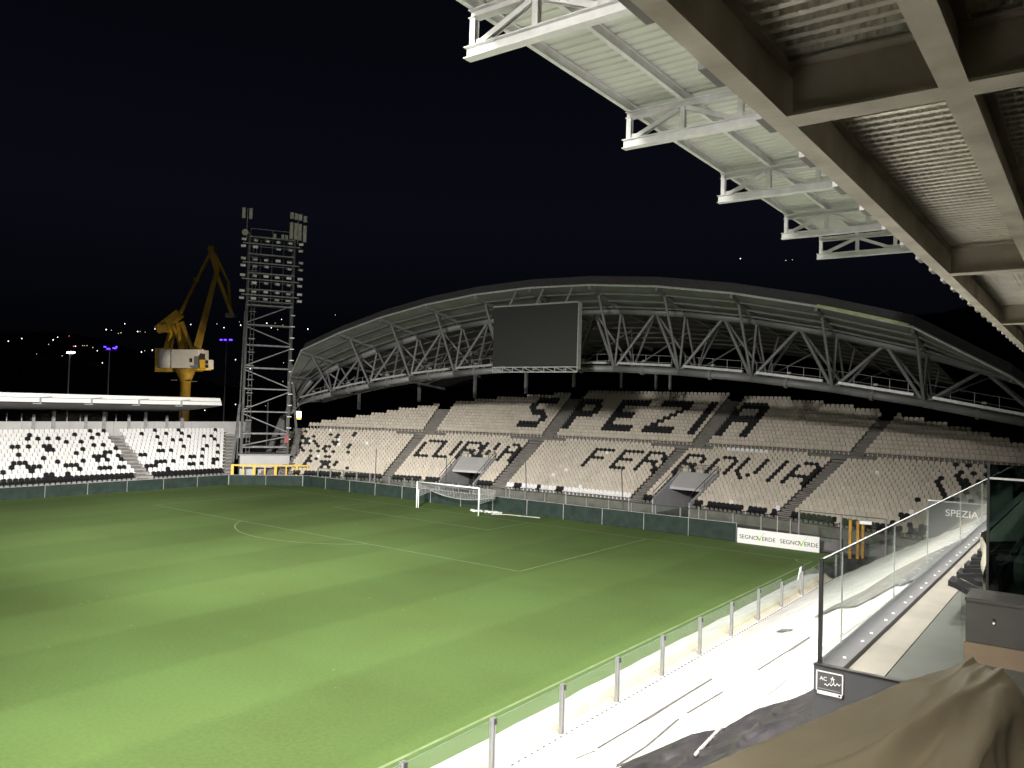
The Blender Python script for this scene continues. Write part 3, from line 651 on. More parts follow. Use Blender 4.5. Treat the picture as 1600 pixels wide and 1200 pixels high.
for i in range(1, len(F) - 1):
    f, t, l, l2 = F[i], T[i], L[i + 1], L2[i + 1]
    MB().beam(f - Vector((0, 0, .15)), t + Vector((0, 0, .12)), .22, .34).build('rib', M['steel_arch'], AR)
    if 3 <= i <= len(F) - 4: MB().beam(t + Vector((0, .3, .05)), Bk[i] - Vector((0, 0, .2)), .2, .3).build('inner_rib', M['steel_arch'], AR)
    if 3 <= i <= len(F) - 4:
        a = f.lerp(t, .27) - Vector((0, 0, .2)); strut(a, l, .12)                       # visor strut
        strut(t, l, .11); strut(t, l2, .10)                                             # near vertical pair
        strut(t.lerp(Bk[i], .3), l2 + Vector((0, .1, 0)), .08)
    if 2 <= i <= len(F) - 4:
        tm = T[i].lerp(T[i + 1], .55); strut(tm, L[i + 1], .135); strut(tm, L2[i + 1], .11); strut(tm, L[i + 2], .135); strut(tm, L2[i + 2], .11)
        bm = Bk[i].lerp(Bk[i + 1], .5).lerp(tm, .6) - Vector((0, 0, .2)); strut(bm, L2[i + 1], .07); strut(bm, L2[i + 2], .07)
    if 2 <= i: strut(l, l2, .09)
# catwalk on the lower chords
for i in range(3, len(L) - 4):
    a, b = L[i], L[i + 1]; d = (b - a)
    MB().beam(a + d * .08 + Vector((0, -.25, .52)), b - d * .10 + Vector((0, -.25, .52)), .30, .20).build('cable_tray', M['steel'], AR)
    MB().beam(a + Vector((0, 1.9, .3)), b + Vector((0, 1.9, .3)), 1.3, .06).build('catwalk', M['steel_mid'], AR)
    hb = MB()
    for k in range(5): p = a + d * (k / 5) + Vector((0, 1.2, .3)); hb.tube(p, p + Vector((0, 0, 1.1)), .03, 5)
    for z in (.8, 1.4): hb.tube(a + Vector((0, 1.2, z)), b + Vector((0, 1.2, z)), .022, 5)
    hb.build('handrail', M['steel_mid'], AR)
    MB().box(a + d * .5 + Vector((0, -.35, .80)), (.28, .25, .16)).build('small_lamp', M['steel_mid'], AR)
for k, (u, v0, v1) in enumerate(((561, 618, 640), (655, 606, 628), (742, 596, 622), (822, 588, 615), (897, 580, 605), (971, 578, 606), (1025, 588, 609), (1047, 588, 609))):
    p = ay(u, v0 - 8, 26); q_ = ay(u, v1, 26); MB().box(((p.x + q_.x) / 2, 26, (p.z + q_.z) / 2), (.35 if k < 5 else .22, .3, p.z - q_.z)).build('hanger_column', M['steel_mid'], AR)
# scoreboard
s0, s1, s2, s3 = ay(772, 482, 2.3), ay(904, 473, 2.3), ay(904, 571, 2.3), ay(773, 575, 2.3)
XA, XB, ZA, ZB = s0.x, s1.x, s2.z, s1.z
scb = thing('scoreboard', 'large dark unlit screen hung in front of the arched roof', 'screen', (XA, 2.3, ZA))
MB().span((XA, 2.3, ZA), (XB, 2.75, ZB)).build('display', M['screen'], scb)
MB().span((XB + .01, 2.25, ZA - .3), (XB + .07, 2.8, ZB + .05)).build('side_frame', M['steel'], scb)
MB().span((XA, 2.2, ZB + .01), (XB, 2.8, ZB + .14)).build('top_frame', M['steel_mid'], scb)
fb = MB()
for z in (ZA - .12, ZA - .55): fb.beam((XA, 2.35, z), (XB, 2.35, z), .08, .08)
n = 8
for k in range(n + 1):
    x = XA + (XB - XA) * k / n; fb.beam((x, 2.35, ZA - .55), (x, 2.35, ZA - .12), .06, .06)
    if k < n: fb.beam((x, 2.35, ZA - .12), (x + (XB - XA) / n, 2.35, ZA - .55), .05, .05)
fb.build('support_lattice', M['steel'], scb)
for x in (XA + 1.5, XA + 4.5, XB - 1.5): MB().beam((x, 2.6, ZB + .1), (x, 3.6, zF(x) - .1), .12, .12).build('hanger', M['steel_mid'], scb); MB().beam((x, 2.6, ZA - .3), (x, 8, zL(x)), .12, .12).build('hanger', M['steel_mid'], scb)
# lit box below the roof's left end
p = ay(466, 649, 8.5); ex = thing('exit_light', 'small lit white lamp box under the left end of the arched roof', 'light', p)
MB().box(p + Vector((0, 0, .12)), (.75, .3, .75)).build('lit_face', M['e_box'], ex); MB().box(p - Vector((-.1, 0, .38)), (.55, .3, .22)).build('lit_strip', M['e_orange'], ex); MB().tube(p + Vector((0, .1, .5)), p + Vector((0, .1, 1.7)), .03, 6).build('hanger', M['steel_dark'], ex)

# ------------------------------------------------------------------ floodlight tower
tc_ = Vector((-32.7, 4.2, 0)); td = Vector((.53, .848, 0)); tn = Vector((.848, -.53, 0)); HW, HD = 2.62, .75
TW = thing('floodlight_tower', 'grey lattice floodlight tower in the corner between the stands', 'tower', tc_)
def tp(s, d, z): return tc_ + td * (s * HW) + tn * (d * HD) + Vector((0, 0, z))
for s in (-1, 1):
    for d in (-1, 1): MB().beam(tp(s, d, 3.25), tp(s * .985, d, 29.4), .18, .18).build('leg', M['steel_tower'], TW)
hz = [21.3, 18.5, 16.1, 13.4, 10.9, 8.2, 5.6, 4.0]
for k, z in enumerate(hz):
    for d in (-1, 1): MB().beam(tp(-1, d, z), tp(1, d, z), .11, .13).build('cross_bar', M['steel_tower'], TW)
    MB().beam(tp(-1, -1, z), tp(-1, 1, z), .1, .1).build('cross_bar', M['steel_tower'], TW); MB().beam(tp(1, -1, z), tp(1, 1, z), .1, .1).build('cross_bar', M['steel_tower'], TW)
    if k < len(hz) - 1:
        s = 1 if k % 2 == 0 else -1
        MB().beam(tp(s, 1, z - .25), tp(-s, 1, hz[k + 1] + .2), .12, .12).build('brace', M['steel_tower'], TW)
ld = MB()
for s in (-.82, -.68): ld.beam(tp(s, 1.5, 3.2), tp(s, 1.5, 29), .05, .05)
for k in range(42): ld.beam(tp(-.84, 1.5, 3.5 + .6 * k), tp(-.66, 1.5, 3.5 + .6 * k), .035, .035)
ld.build('ladder', M['steel_tower'], TW)
for k in range(16): MB().box(tp(-.75, 1.5, 4 + 1.6 * k), (.75, .62, .06), .9).build('ladder_hoop', M['steel_tower'], TW)
for k in range(12): MB().box(tp(1.02, 1.25, 5 + 1.35 * k), (.5, .12, .10), .9).build('cable_clip', M['lamp_face'], TW)
MB().beam(tp(-1.18, 1, 2.6), tp(-1.08, 1, 20), .09, .09).build('conduit', M['steel_tower'], TW); MB().beam(tp(1.5, 1.2, 2.2), tp(1.06, 1, 14), .2, .2).build('raking_prop', M['steel_tower'], TW); MB().beam(tp(-1.35, 1.2, 2.2), tp(-1.15, 1, 9), .2, .2).build('raking_prop', M['steel_tower'], TW)
fb = MB(); fb.box((0, 0, 0), (.78, .22, .42)); fme = bpy.data.meshes.new('floodlight')
fb.mi = 1; fb.box((0, -.125, 0), (.70, .02, .34)); fme.from_pydata([tuple(p) for p in fb.v], [], fb.f); fme.materials.append(M['steel_tower']); fme.materials.append(M['lamp_face']); fme.polygons.foreach_set('material_index', fb.m)
for r_, z in enumerate((28.0, 25.75, 23.8, 21.95)):
    MB().beam(tp(-1.28, 1.9, z), tp(1.22, 1.9, z), .12, .14).build('lamp_bar', M['steel_tower'], TW)
    MB().beam(tp(-1.02, .4, z - 1.15), tp(1.02, .4, z - 1.15), 1.5, .16).build('platform', M['steel_tower'], TW)
    MB().beam(tp(-1.0, 1.5, z - .25), tp(1.0, 1.5, z - .25), .05, .05).build('platform_rail', M['steel_tower'], TW)
    for s in (-.5, 0, .5): MB().beam(tp(s, 1.5, z - 1.1), tp(s, 1.5, z + .6), .05, .05).build('rail_post', M['steel_tower'], TW)
    for k in range(6):
        for dz in (.40, -.42):
            if random.random() < .08: continue
            yaw = rad(58) + rad(random.choice((-42, -24, 0, 0, 22, 38, 30))); tilt = rad(random.choice((-8, -22, -38)))
            inst(fme, 'floodlight', TW, Matrix.Translation(tp(-1.25 + 2.5 * k / 5, 2.2, z + dz)) @ Matrix.Rotation(yaw, 4, 'Z') @ Matrix.Rotation(tilt * -1, 4, 'X') @ Matrix.Scale(.76, 4))
for z in (29.0, 29.9): MB().beam(tp(-.95, 1, z), tp(.9, 1, z), .06, .06).build('top_rail', M['steel_tower'], TW)
MB().beam(tp(-1, .2, 28.9), tp(1, .2, 28.9), 1.6, .12).build('top_deck', M['steel_tower'], TW)
for s, z in ((-.95, 29.4), (0, 29.4), (.9, 29.4)): MB().beam(tp(s, 1, z - .5), tp(s, 1, z + .5), .05, .05).build('rail_post', M['steel_tower'], TW)
MB().tube(tp(-1.12, 1, 28.6), tp(-1.12, 1, 32.2), .07, 8).build('aerial_mast', M['steel_tower'], TW)
for s in (-1.28, -.98): MB().box(tp(s, 1.2, 31.6), (.36, .2, 1.25), .9).build('aerial', M['antenna'], TW)
for s, dz in ((.82, 0), (1.02, -.05), (1.2, -.1), (1.42, -.25)):
    MB().box(tp(s, 1.1, 30.1 + dz), (.40, .2, 2.0), .9).build('aerial', M['antenna'], TW); MB().box(tp(s, 1.1, 31.9 + dz), (.40, .24, .75), .9).build('aerial', M['antenna'], TW)
MB().tube(tp(1.12, .8, 28.6), tp(1.12, .8, 32.2), .07, 8).build('aerial_mast', M['steel_tower'], TW)
for s in (.1, .45, .62): MB().box(tp(s, 1, 29.25), (.3, .25, .5), .9).build('equipment_box', M['antenna'], TW)
MB().tube(tp(-1.2, 1.2, 29.3), tp(-1.2, 1.5, 29.3), .38, 10).build('dish', M['antenna'], TW)
MB().box(tp(.93, 1.15, 5.0), (.5, .3, .95), .9).build('fire_box', M['red'], TW)
MB().box(tc_ + Vector((0, 0, 1.65)), (5.6, 3.4, 2.9), math.atan2(td.y, td.x)).build('concrete_base', M['wall_light'], TW)
MB().box(tc_ + Vector((0, 0, 3.18)), (6.0, 3.6, .14), math.atan2(td.y, td.x)).build('base_slab', M['steel_mid'], TW)

# ------------------------------------------------------------------ yellow railing in the corner
a, b = Vector((-31.7, -.9, 0)), Vector((-26.2, 5.6, 0)); yr = thing('yellow_railing', 'yellow tubular railing below the lattice tower', 'railing', a)
MB().beam(a + Vector((0, 0, 2.12)), b + Vector((0, 0, 2.12)), .12, .17).build('rail', M['yellow'], yr)
for k in range(8):
    p = a.lerp(b, k / 7 * .97 + .015); wdt = .38 if k % 2 == 0 else .19
    MB().beam(p + Vector((0, 0, .1)), p + Vector((0, 0, 2.07)), wdt, wdt * .8, (.6, .8, 0)).build('post', M['yellow'], yr)
for i, (u0, z0) in enumerate(((1329, 2.7), (1341, 2.6), (1349, 2.4))):
    p = ay(u0, 815, 3 + .4 * i); MB().box((p.x, p.y, z0 / 2), (.18, .18, z0)).build('yellow_post', M['orange'], label=['left yellow post at the corner gate by the main stand', 'middle yellow post at the corner gate by the main stand', 'right yellow post at the corner gate by the main stand'][i], cat='post', group='yellow gate posts')
p = ay(1352, 816, 2.4); MB().box(p, (.75, .6, .22), .3).build('corner_lamp', M['sign_white'], label='white flat lamp head beside the yellow gate posts', cat='lamp')

# ------------------------------------------------------------------ harbour crane
CD = 180.0
def cp(u, v, d=0): return ad(u, v, CD + d)
cb = cp(287, 660); crane = thing('harbour_crane', 'yellow harbour crane with white machinery house behind the side stand', 'crane', (cb.x, cb.y, 0))
y_, wm = M['crane_yellow'], M['crane_white']
MB().tube(Vector((cb.x, cb.y, 0)), cp(290, 598), 1.12, 18).build('column', y_, crane, smooth=True)
MB().tube(cp(290, 600), cp(290, 577), 1.0, 14, 2.2).build('slewing_neck', y_, crane, smooth=True)
def cbox(name, u0, v0, u1, v1, dep, m, d=0, parent=crane):
    P = [cp(u0, v1, d), cp(u1, v1, d), cp(u1, v0, d), cp(u0, v0, d)]; return MB().slab(P, RF * dep).build(name, m, parent)
cbox('counterweight_house', 242, 544, 269, 581, 7, y_, -1); wh = cbox('machinery_house', 268, 546, 310, 575, 6, wm, -3)
rb = MB(); rb.tube(cp(268.5, 547, 0), cp(268.5, 575, 0), 2.9, 14); rb.build('rounded_end', wm, crane, smooth=True)
cbox('house_window', 297, 560, 300.5, 566, -.12, M['void'], -3.01)
cab = cbox('cab', 312, 562, 321, 577, 2.5, M['yellow'], -4); cbox('cab', 321, 562, 327, 577, 2.5, M['crane_white'], -3.9)
cbox('cab_window', 322, 563.5, 325.5, 568.5, -.2, M['void'], -3.95); cbox('cab_window', 322, 570, 325.5, 575, -.2, M['void'], -3.95)
cbox('cab_floor', 308, 576, 322, 578.5, 3, M['yellow'], -4.2); cbox('turntable', 276, 575.5, 304, 580, 5, y_, -1.5)
for u, v in ((300, 596), (274, 594)): MB().beam(cp(u - 6 if u < 290 else u - 4, v, -1.5), cp(u + 2 if u < 290 else u + 7, v, -1.5), .9, .15).build('gallery', M['steel_mid'], crane)
def cbar(name, u0, v0, u1, v1, wd, d0=0, d1=0, m=y_): MB().beam(cp(u0, v0, d0), cp(u1, v1, d1), wd, wd).build(name, m, crane)
for u0, u1, d in ((259, 271, -1), (266, 274, 3), (283, 275, -1), (291, 281, 3), (301, 284, 1)): cbar('frame_leg', u0, 546, u1, 503, .75, d, 1)
cbar('frame_leg', 270, 508, 288, 545, .6, 0, 0)
MB().beam(cp(247, 516), cp(282, 489), 2.0, 1.7).build('counter_arm', y_, crane); cbox('counterweight', 245, 507, 263, 519, 3.5, y_, -1.5)
cbar('tie_bar', 281, 492, 331, 391, .55); cbar('tie_bar', 306, 440, 307, 434, .9)
MB().add([cp(301, 546, -1), cp(314, 546, -1), cp(342, 424, -1), cp(335, 424, -1), cp(301, 546, 1.5), cp(314, 546, 1.5), cp(342, 424, 1.5), cp(335, 424, 1.5)], [(0, 1, 2, 3), (7, 6, 5, 4), (0, 3, 7, 4), (1, 5, 6, 2), (0, 4, 5, 1), (3, 2, 6, 7)]).build('boom', y_, crane)
cbar('jib', 330, 388, 341, 426, 1.3); cbar('jib', 338, 424, 364, 494, .8); cbar('jib', 334, 392, 357, 440, .5); cbar('jib', 357, 440, 360, 492, .45)
cbox('sheave_head', 325, 384, 334, 394, 2, y_, -1); cbox('hook_block', 352, 489, 366, 496, 1.5, M['steel_mid'], -1)
cp0 = ad(420, 600, 165); PL = thing('assumed_crane_light', 'assumed port floodlight mast, unseen behind the arched roof, added to light the crane', 'floodlight', (cp0.x, cp0.y, 0))  # unseen lamp and mast, assumed from the lit crane and added to light it
MB().tube((cp0.x, cp0.y, 0), (cp0.x, cp0.y, 9), .15, 8).build('mast', M['mast'], PL); MB().box((cp0.x, cp0.y, 9.2), (.5, .4, .3)).build('housing', M['steel_dark'], PL)
Lp = bpy.data.lights.new('lamp_beam', 'SPOT'); Lp.energy = 9000; Lp.color = (1, .84, .58); Lp.spot_size = rad(46); Lp.spot_blend = 1; Lp.shadow_soft_size = .4
lo = bpy.data.objects.new('lamp_beam', Lp); COL.objects.link(lo); lo.parent = PL; lo.location = (0, 0, 9.2); lo.rotation_euler = (cp(298, 572) - Vector((cp0.x, cp0.y, 9.2))).to_track_quat('-Z', 'Y').to_euler()

# ------------------------------------------------------------------ lit masts beyond the side stand
def mast(u, v, vb, heads, e, label, dist):
    p = ad(u, v, dist); t = thing('lamp_mast', label, 'lamp', (p.x, p.y, 0)); MB().tube((p.x, p.y, 0), p, .22, 8, .14).build('pole', M['mast'], t)
    h0, h1 = ad(heads[0][0], v + 2, dist), ad(heads[-1][0], v + 2, dist); MB().beam(h0, h1, .15, .15).build('cross_arm', M['mast'], t)
    for (uu, vv, wd) in heads: MB().box(ad(uu, vv, dist), (wd, wd, .35), .6).build('lamp_head', M[e], t)
mast(354, 532, 640, ((345.5, 531, .55), (352, 531, .6), (360.5, 531, .75)), 'e_blue', 'tall lamp mast with three blue lamps left of the lattice tower', 250)
mast(171.5, 545, 600, ((164, 542, .5), (169.5, 545, .8), (179, 544, .8), (182, 542, .4)), 'e_blue', 'lamp mast with blue lamps left of the yellow crane', 250)
M['e_mast'] = mat('lit_mast_lamp', (.9, .9, .9), emit=((.95, .95, 1), 3.0))
mast(109, 552, 600, ((107, 551, .6), (114, 550.5, .7)), 'e_mast', 'lamp mast with white lamps at the far left', 210)

# ------------------------------------------------------------------ main stand: canopy
canopy = thing('main_canopy', 'pale steel cantilever canopy with corrugated sheet over the main stand', 'roof', (41, -34, 17.9))
TY = [-56.5, -49.0, -41.5, -34.0, -26.5, -19.0, -13.4]
XE, XI, ZB0, ZT0 = 36.2, 49.5, 17.93, 18.80
NX = [XE + .12 + 1.745 * k for k in range(8)]
for y in TY:
    tr = MB().ibeam((XE - .08, y, ZB0), (XI, y, ZB0), .26, .27, .022).build('truss', M['steel_white'], canopy)
    tr_off = tr
    MB().ibeam((XE + .02, y, ZT0), (XI, y, ZT0), .24, .20, .02).build('top_chord', M['steel_white'], tr)
    for k, x in enumerate(NX):
        MB().ibeam((x, y, ZB0 + .14), (x, y, ZT0 - .1), .15, .16, .016, (0, 1, 0)).build('truss_post', M['steel_white'], tr)
        if k < 7:
            a_, b_ = ((x + .2, y, ZB0 + .16), (NX[k + 1] - .12, y, ZT0 - .12)) if k % 2 == 0 else ((x + .12, y, ZT0 - .12), (NX[k + 1] - .2, y, ZB0 + .16))
            MB().ibeam(a_, b_, .13, .15, .016, (0, 1, 0)).build('diagonal', M['steel_white'], tr)
            gx = x + .28 if k % 2 == 0 else NX[k + 1] - .28
            MB().box((gx, y, ZB0 + .21), (.5, .02, .16)).build('gusset', M['steel_white'], tr)
for k, x in enumerate(NX):
    for y0, y1 in zip(TY[:-1], TY[1:]):
        MB().ibeam((x, y0 + .12, ZT0 + .25), (x, y1 - .12 + .24, ZT0 + .25), .13, .28, .016).build('purlin', M['steel_white'], canopy)
MB().box((XE - .02, -35, ZT0 + .33), (.03, 43.4, .16)).build('eave_trim', M['steel_white'], canopy)
MB().ibeam((34.6, -67, 23.4), (34.6, -55, 23.4), .2, .3).build('added_lamp_rail', M['steel_white'], canopy)  # unseen rail added to carry the assumed pitch floodlights
for y in (-65.5, -57): MB().beam((36.6, y, 18.0), (34.6, y, 23.4), .3, .3).build('lamp_mast', M['steel_white'], canopy)  # unseen masts added to hold up that rail
for y0, y1 in zip(TY[:-1], TY[1:]):   # sheet, corrugations run across the stand
    mb = MB(); n = int((y1 - y0) / .36); st = (y1 - y0) / n; prof = []
    for k in range(n):
        yb = y0 + k * st; prof += [(yb, .0), (yb + st * .55, .0), (yb + st * .65, .05), (yb + st * .9, .05)]
    prof.append((y1, 0)); zs = ZT0 + .41; v = []
    for yy, dz in prof: v += [(XE - .02, yy, zs + dz), (XI, yy, zs + dz)]
    mb.add(v, [(2 * i, 2 * i + 1, 2 * i + 3, 2 * i + 2) for i in range(len(prof) - 1)]); mb.build('roof_sheet', M['sheet_canopy'], canopy)
# upper floor slab on steel beams above the camera
deck = thing('upper_floor', 'brown primed steel floor frame with dimpled decking overhead', 'floor frame', (47, -40, 12))
BX = [46.08, 47.21, 48.55, 50.2]; BY = [-57.1, -49.62, -42.1, -34.6, -27.1, -19.6, -12.1, -4.6]
ZF0, BH = 12.0, .42
for k, x in enumerate(BX): MB().ibeam((x, -62, ZF0 + BH / 2), (x, 6, ZF0 + BH / 2), .155 if k == 0 else .17, BH, .022).build('long_beam', M['beam'], deck)
for y in BY: MB().ibeam((BX[0] + .08, y, ZF0 + BH / 2 - .004), (BX[-1], y, ZF0 + BH / 2 - .004), .25, BH - .01, .02).build('cross_beam', M['beam'], deck)
for y0, y1 in zip(BY[:-1], BY[1:]):
    mb = MB(); n = int((y1 - y0) / .15); st = (y1 - y0) / n; prof = []
    for k in range(n):
        yb = y0 + k * st; prof += [(yb, 0), (yb + st * .42, 0), (yb + st * .52, .055), (yb + st * .9, .055)]
    prof.append((y1, 0)); zs = ZF0 + BH + .006; v = []
    for yy, dz in prof: v += [(BX[0] - .1, yy, zs + dz), (BX[-1], yy, zs + dz)]
    mb.add(v, [(2 * i, 2 * i + 1, 2 * i + 3, 2 * i + 2) for i in range(len(prof) - 1)]); mb.build('decking', M['deck'], deck)
MB().span((BX[0] - .15, -62, ZF0 + BH + .08), (BX[-1], 6, ZF0 + BH + .25)).build('floor_slab', M['concrete_dark'], deck)
for k in range(52):
    y = -54.7 + 1.12 * k; b = MB(); b.box((BX[0] - .20, y, ZF0 + .27), (.24, .36, .15)); b.build('edge_bracket', M['bracket'], deck)

# ------------------------------------------------------------------ main stand: lower rows under white tarpaulins
def hsh(x, y): return sin(x * 1.7 + sin(y * .63) * 2.1) * .5 + sin(y * .9 + x * .8) * .3 + sin(y * 2.3 - x * 1.3 + 1.1) * .2
def tz(x, y):
    if x < 35.15: return .10
    b = .08 + .607 * (x - 35.15)
    k = (x - 35.15) / .78; fr = k - math.floor(k); stp = (fr ** 3 - fr) * .16
    return b + stp * min(1, (x - 35.15) / 1.5) + .05 * hsh(x, y) * min(1, (x - 35.15) / 2)
stand2 = MB(); stand2.add([(35.05, -64, -.02), (45.45, -64, 6.02), (45.45, -3, 6.02), (35.05, -3, -.02), (45.45, -64, -.02), (45.45, -3, -.02)], [(0, 1, 2, 3), (0, 4, 1), (3, 2, 5), (1, 4, 5, 2)])
tag(stand2.build('main_stand_rows', M['concrete_dark']), 'stepped lower bank of the main stand hidden beneath white tarpaulin', 'stand')
tb = MB(); ny, nx = 150, 44; v = []
for i in range(ny + 1):
    y = -63.5 + (i / ny) * 58.3
    for j in range(nx + 1):
        x = 35.15 + (j / nx) * 10.2; v.append((x, y, tz(x, y) + .03))
tb.add(v, [(i * (nx + 1) + j, i * (nx + 1) + j + 1, (i + 1) * (nx + 1) + j + 1, (i + 1) * (nx + 1) + j) for i in range(ny) for j in range(nx)])
tarp = tag(tb.build('seat_tarpaulin', M['tarp'], smooth=True), 'huge bright white tarpaulin covering the near rows of seats', 'tarpaulin')
OFF[tarp.name] = Vector((0, 0, 0))
g2 = MB(); prof = [(33.45, .02), (33.6, .10), (34.1, .22), (34.55, .36), (34.60, .35), (34.97, .08), (35.13, .07)]; v = []
for i in range(151):
    y = -63.5 + i / 150 * 58.3
    for j, (x, z) in enumerate(prof): v.append((x + (.05 * hsh(3, y * 1.3) if j == 0 else 0), y, z + (.03 * hsh(x, y) if 0 < j < 5 else 0)))
n = len(prof); g2.add(v, [(i * n + j, i * n + j + 1, (i + 1) * n + j + 1, (i + 1) * n + j) for i in range(150) for j in range(n - 1)]); g2.m = [1 if (k % (n - 1)) in (3, 4) else 0 for k in range(len(g2.f))]  # back slope faces take the painted shade colour
gt = tag(g2.build('kerb_tarpaulin', [M['tarp'], M['tarp_shade']], smooth=True), 'narrow white tarpaulin strip laid along the pitch edge before the glass fence', 'tarpaulin')
OFF[gt.name] = Vector((0, 0, 0))
eb = MB()
for k in range(190):
    y = -62 + .3 * k; eb.tube((35.28, y, tz(35.28, y) + .015), (35.28, y, tz(35.28, y) + .05), .045, 6)
eb.build('eyelets', M['seam'], tarp, kind='stuff')
def on_tarp(u, v, up=.03):
    d = ray(u, v); s = 5.0; 
    for _ in range(400):
        p = CAM + d * s
        if p.x < 35 or p.z < tz(p.x, p.y) + .03: break
        s += .1
    lo_, hi_ = s - .1, s
    for _ in range(12):
        m_ = (lo_ + hi_) / 2; p = CAM + d * m_
        if p.z < tz(p.x, p.y) + .03: hi_ = m_
        else: lo_ = m_
    p = CAM + d * hi_; return Vector((p.x, p.y, tz(p.x, p.y) + .03 + up))
def polyline(pts, k=6):
    o = []
    for a, b in zip(pts[:-1], pts[1:]): o += [(a[0] + (b[0] - a[0]) * i / k, a[1] + (b[1] - a[1]) * i / k) for i in range(k)]
    return o + [pts[-1]]
for pts, r_ in (([(935, 1170), (989, 1138), (1050, 1100), (1112, 1062)], .034), ([(965, 1197), (1010, 1168), (1060, 1125)], .03), ([(1075, 1115), (1130, 1082)], .03), ([(1185, 1048), (1265, 997)], .034), ([(900, 1186), (930, 1174)], .02), ([(1330, 1005), (1420, 930)], .016)):
    MB().path([on_tarp(*p, .005) for p in polyline(pts)], r_, 5).build('seam', M['seam'], tarp)
rp = MB(); rp.path([on_tarp(*p, .13 if p[1] > 1120 else .05) for p in polyline([(1086, 1195), (1130, 1146), (1180, 1105), (1215, 1075), (1262, 1035), (1300, 1006), (1400, 935)])], .022, 6)
tag(rp.build('rope', M['rope']), 'pale rope running up over the white tarpaulin and black sheet', 'rope')
def lay(name, label, cat, outline, m, up=.05, crumple=.05, n=1):
    top, bot = outline; mb = MB(); v = []; K = 90; J = 18
    def samp(L_, t):
        s = t * (len(L_) - 1); i = min(int(s), len(L_) - 2); f = s - i; return (L_[i][0] + (L_[i + 1][0] - L_[i][0]) * f, L_[i][1] + (L_[i + 1][1] - L_[i][1]) * f)
    for i in range(K + 1):
        a, b = samp(top, i / K), samp(bot, i / K)
        for j in range(J + 1):
            t = j / J; p = on_tarp(a[0] + (b[0] - a[0]) * t, a[1] + (b[1] - a[1]) * t, up); e = sin(pi * t) if 0 < j < J else 0
            q_ = Vector((i / K * 2.0 + .5 * j / J, j / J * 6.5 + .8 * sin(i / K * 5), n)); f_ = (1 - abs(noise.noise(q_)) * 2.4) * .7 + (1 - abs(noise.noise(q_ * 2.1)) * 2.2) * .35 - .25
            v.append(p + Vector((0, 0, crumple * min(1, e * 2.2) * (f_ + .25))))
    mb.add(v, [(i * (J + 1) + j, i * (J + 1) + j + 1, (i + 1) * (J + 1) + j + 1, (i + 1) * (J + 1) + j) for i in range(K) for j in range(J)])
    return tag(mb.build(name, m, smooth=True), label, cat)
lay('plastic_sheet', 'crumpled black plastic sheet between white tarpaulin and beige cover', 'plastic sheet', ([(960, 1203), (1020, 1178), (1080, 1152), (1130, 1143), (1180, 1114), (1240, 1096), (1288, 1076)], [(1010, 1235), (1080, 1215), (1130, 1195), (1180, 1175), (1240, 1150), (1290, 1135), (1330, 1110)]), M['plastic_black'], .05, .10, 3)
lay('grey_sheet', 'grey torn sheet strip lying across the white tarpaulin behind the glass', 'plastic sheet', ([(1272, 966), (1300, 950), (1350, 925), (1400, 893), (1450, 868), (1500, 846), (1545, 826)], [(1273, 967), (1310, 951), (1337, 950), (1375, 930), (1420, 905), (1490, 870), (1545, 842)]), M['tarp_grey'], .05, .03)
lay('grey_sheet', 'second grey sheet strip higher up the white tarpaulin', 'plastic sheet', ([(1400, 915), (1440, 892), (1480, 875), (1545, 850)], [(1408, 917), (1450, 900), (1490, 885), (1545, 860)]), M['tarp_grey'], .06, .03)
lay('grey_scrap', 'small grey scrap of sheet on the white tarpaulin', 'scrap', ([(1213, 988), (1222, 984), (1240, 984)], [(1214, 989), (1225, 988), (1236, 987)]), M['tarp_grey'], .03, .02)

# pitch side glass fence
pf = thing('pitch_side_fence', 'clear glass fence on aluminium posts beside the white tarpaulin', 'fence', (35, -38, 0))
py = [-38.29 + 3.41 * k for k in range(-5, 11)]
for k, y in enumerate(py):
    h = 1.56 - (.2 if y > -15 else 0)
    pb_ = MB(); pb_.span((34.95, y - .075, .02), (35.06, y - .02, h)); pb_.span((34.95, y + .02, .02), (35.06, y + .075, h)); pb_.span((34.97, y - .02, .02), (35.03, y + .02, h - .05)); pb_.build('post', M['alu'], pf)
    MB().box((35.08, y + .045, h - .10), (.03, .075, .15)).build('clamp', M['steel_dark'], pf)
    if k < len(py) - 1:
        MB().span((34.995, y + .09, .34), (35.010, y + 3.41 - .09, h - .06)).build('glass_panel', M['glass'], pf)
        MB().span((34.99, y + .09, h - .058), (35.010, y + 3.41 - .09, h - .045)).build('glass_edge', M['edge_green'], pf)
b = MB(); b.slab([(34.9, -10.9, 1.0), (34.9, -11.35, .95), (34.95, -11.15, 1.55), (34.95, -10.95, 1.6)], (-.06, 0, 0)); b.mi = 1; b.box((35.0, -10.75, 1.5), (.16, .2, .25)); tag(b.build('hanging_cloth', [M['white'], M['steel_dark']]), 'white cloth hung over a fence post near the corner flag', 'cloth')

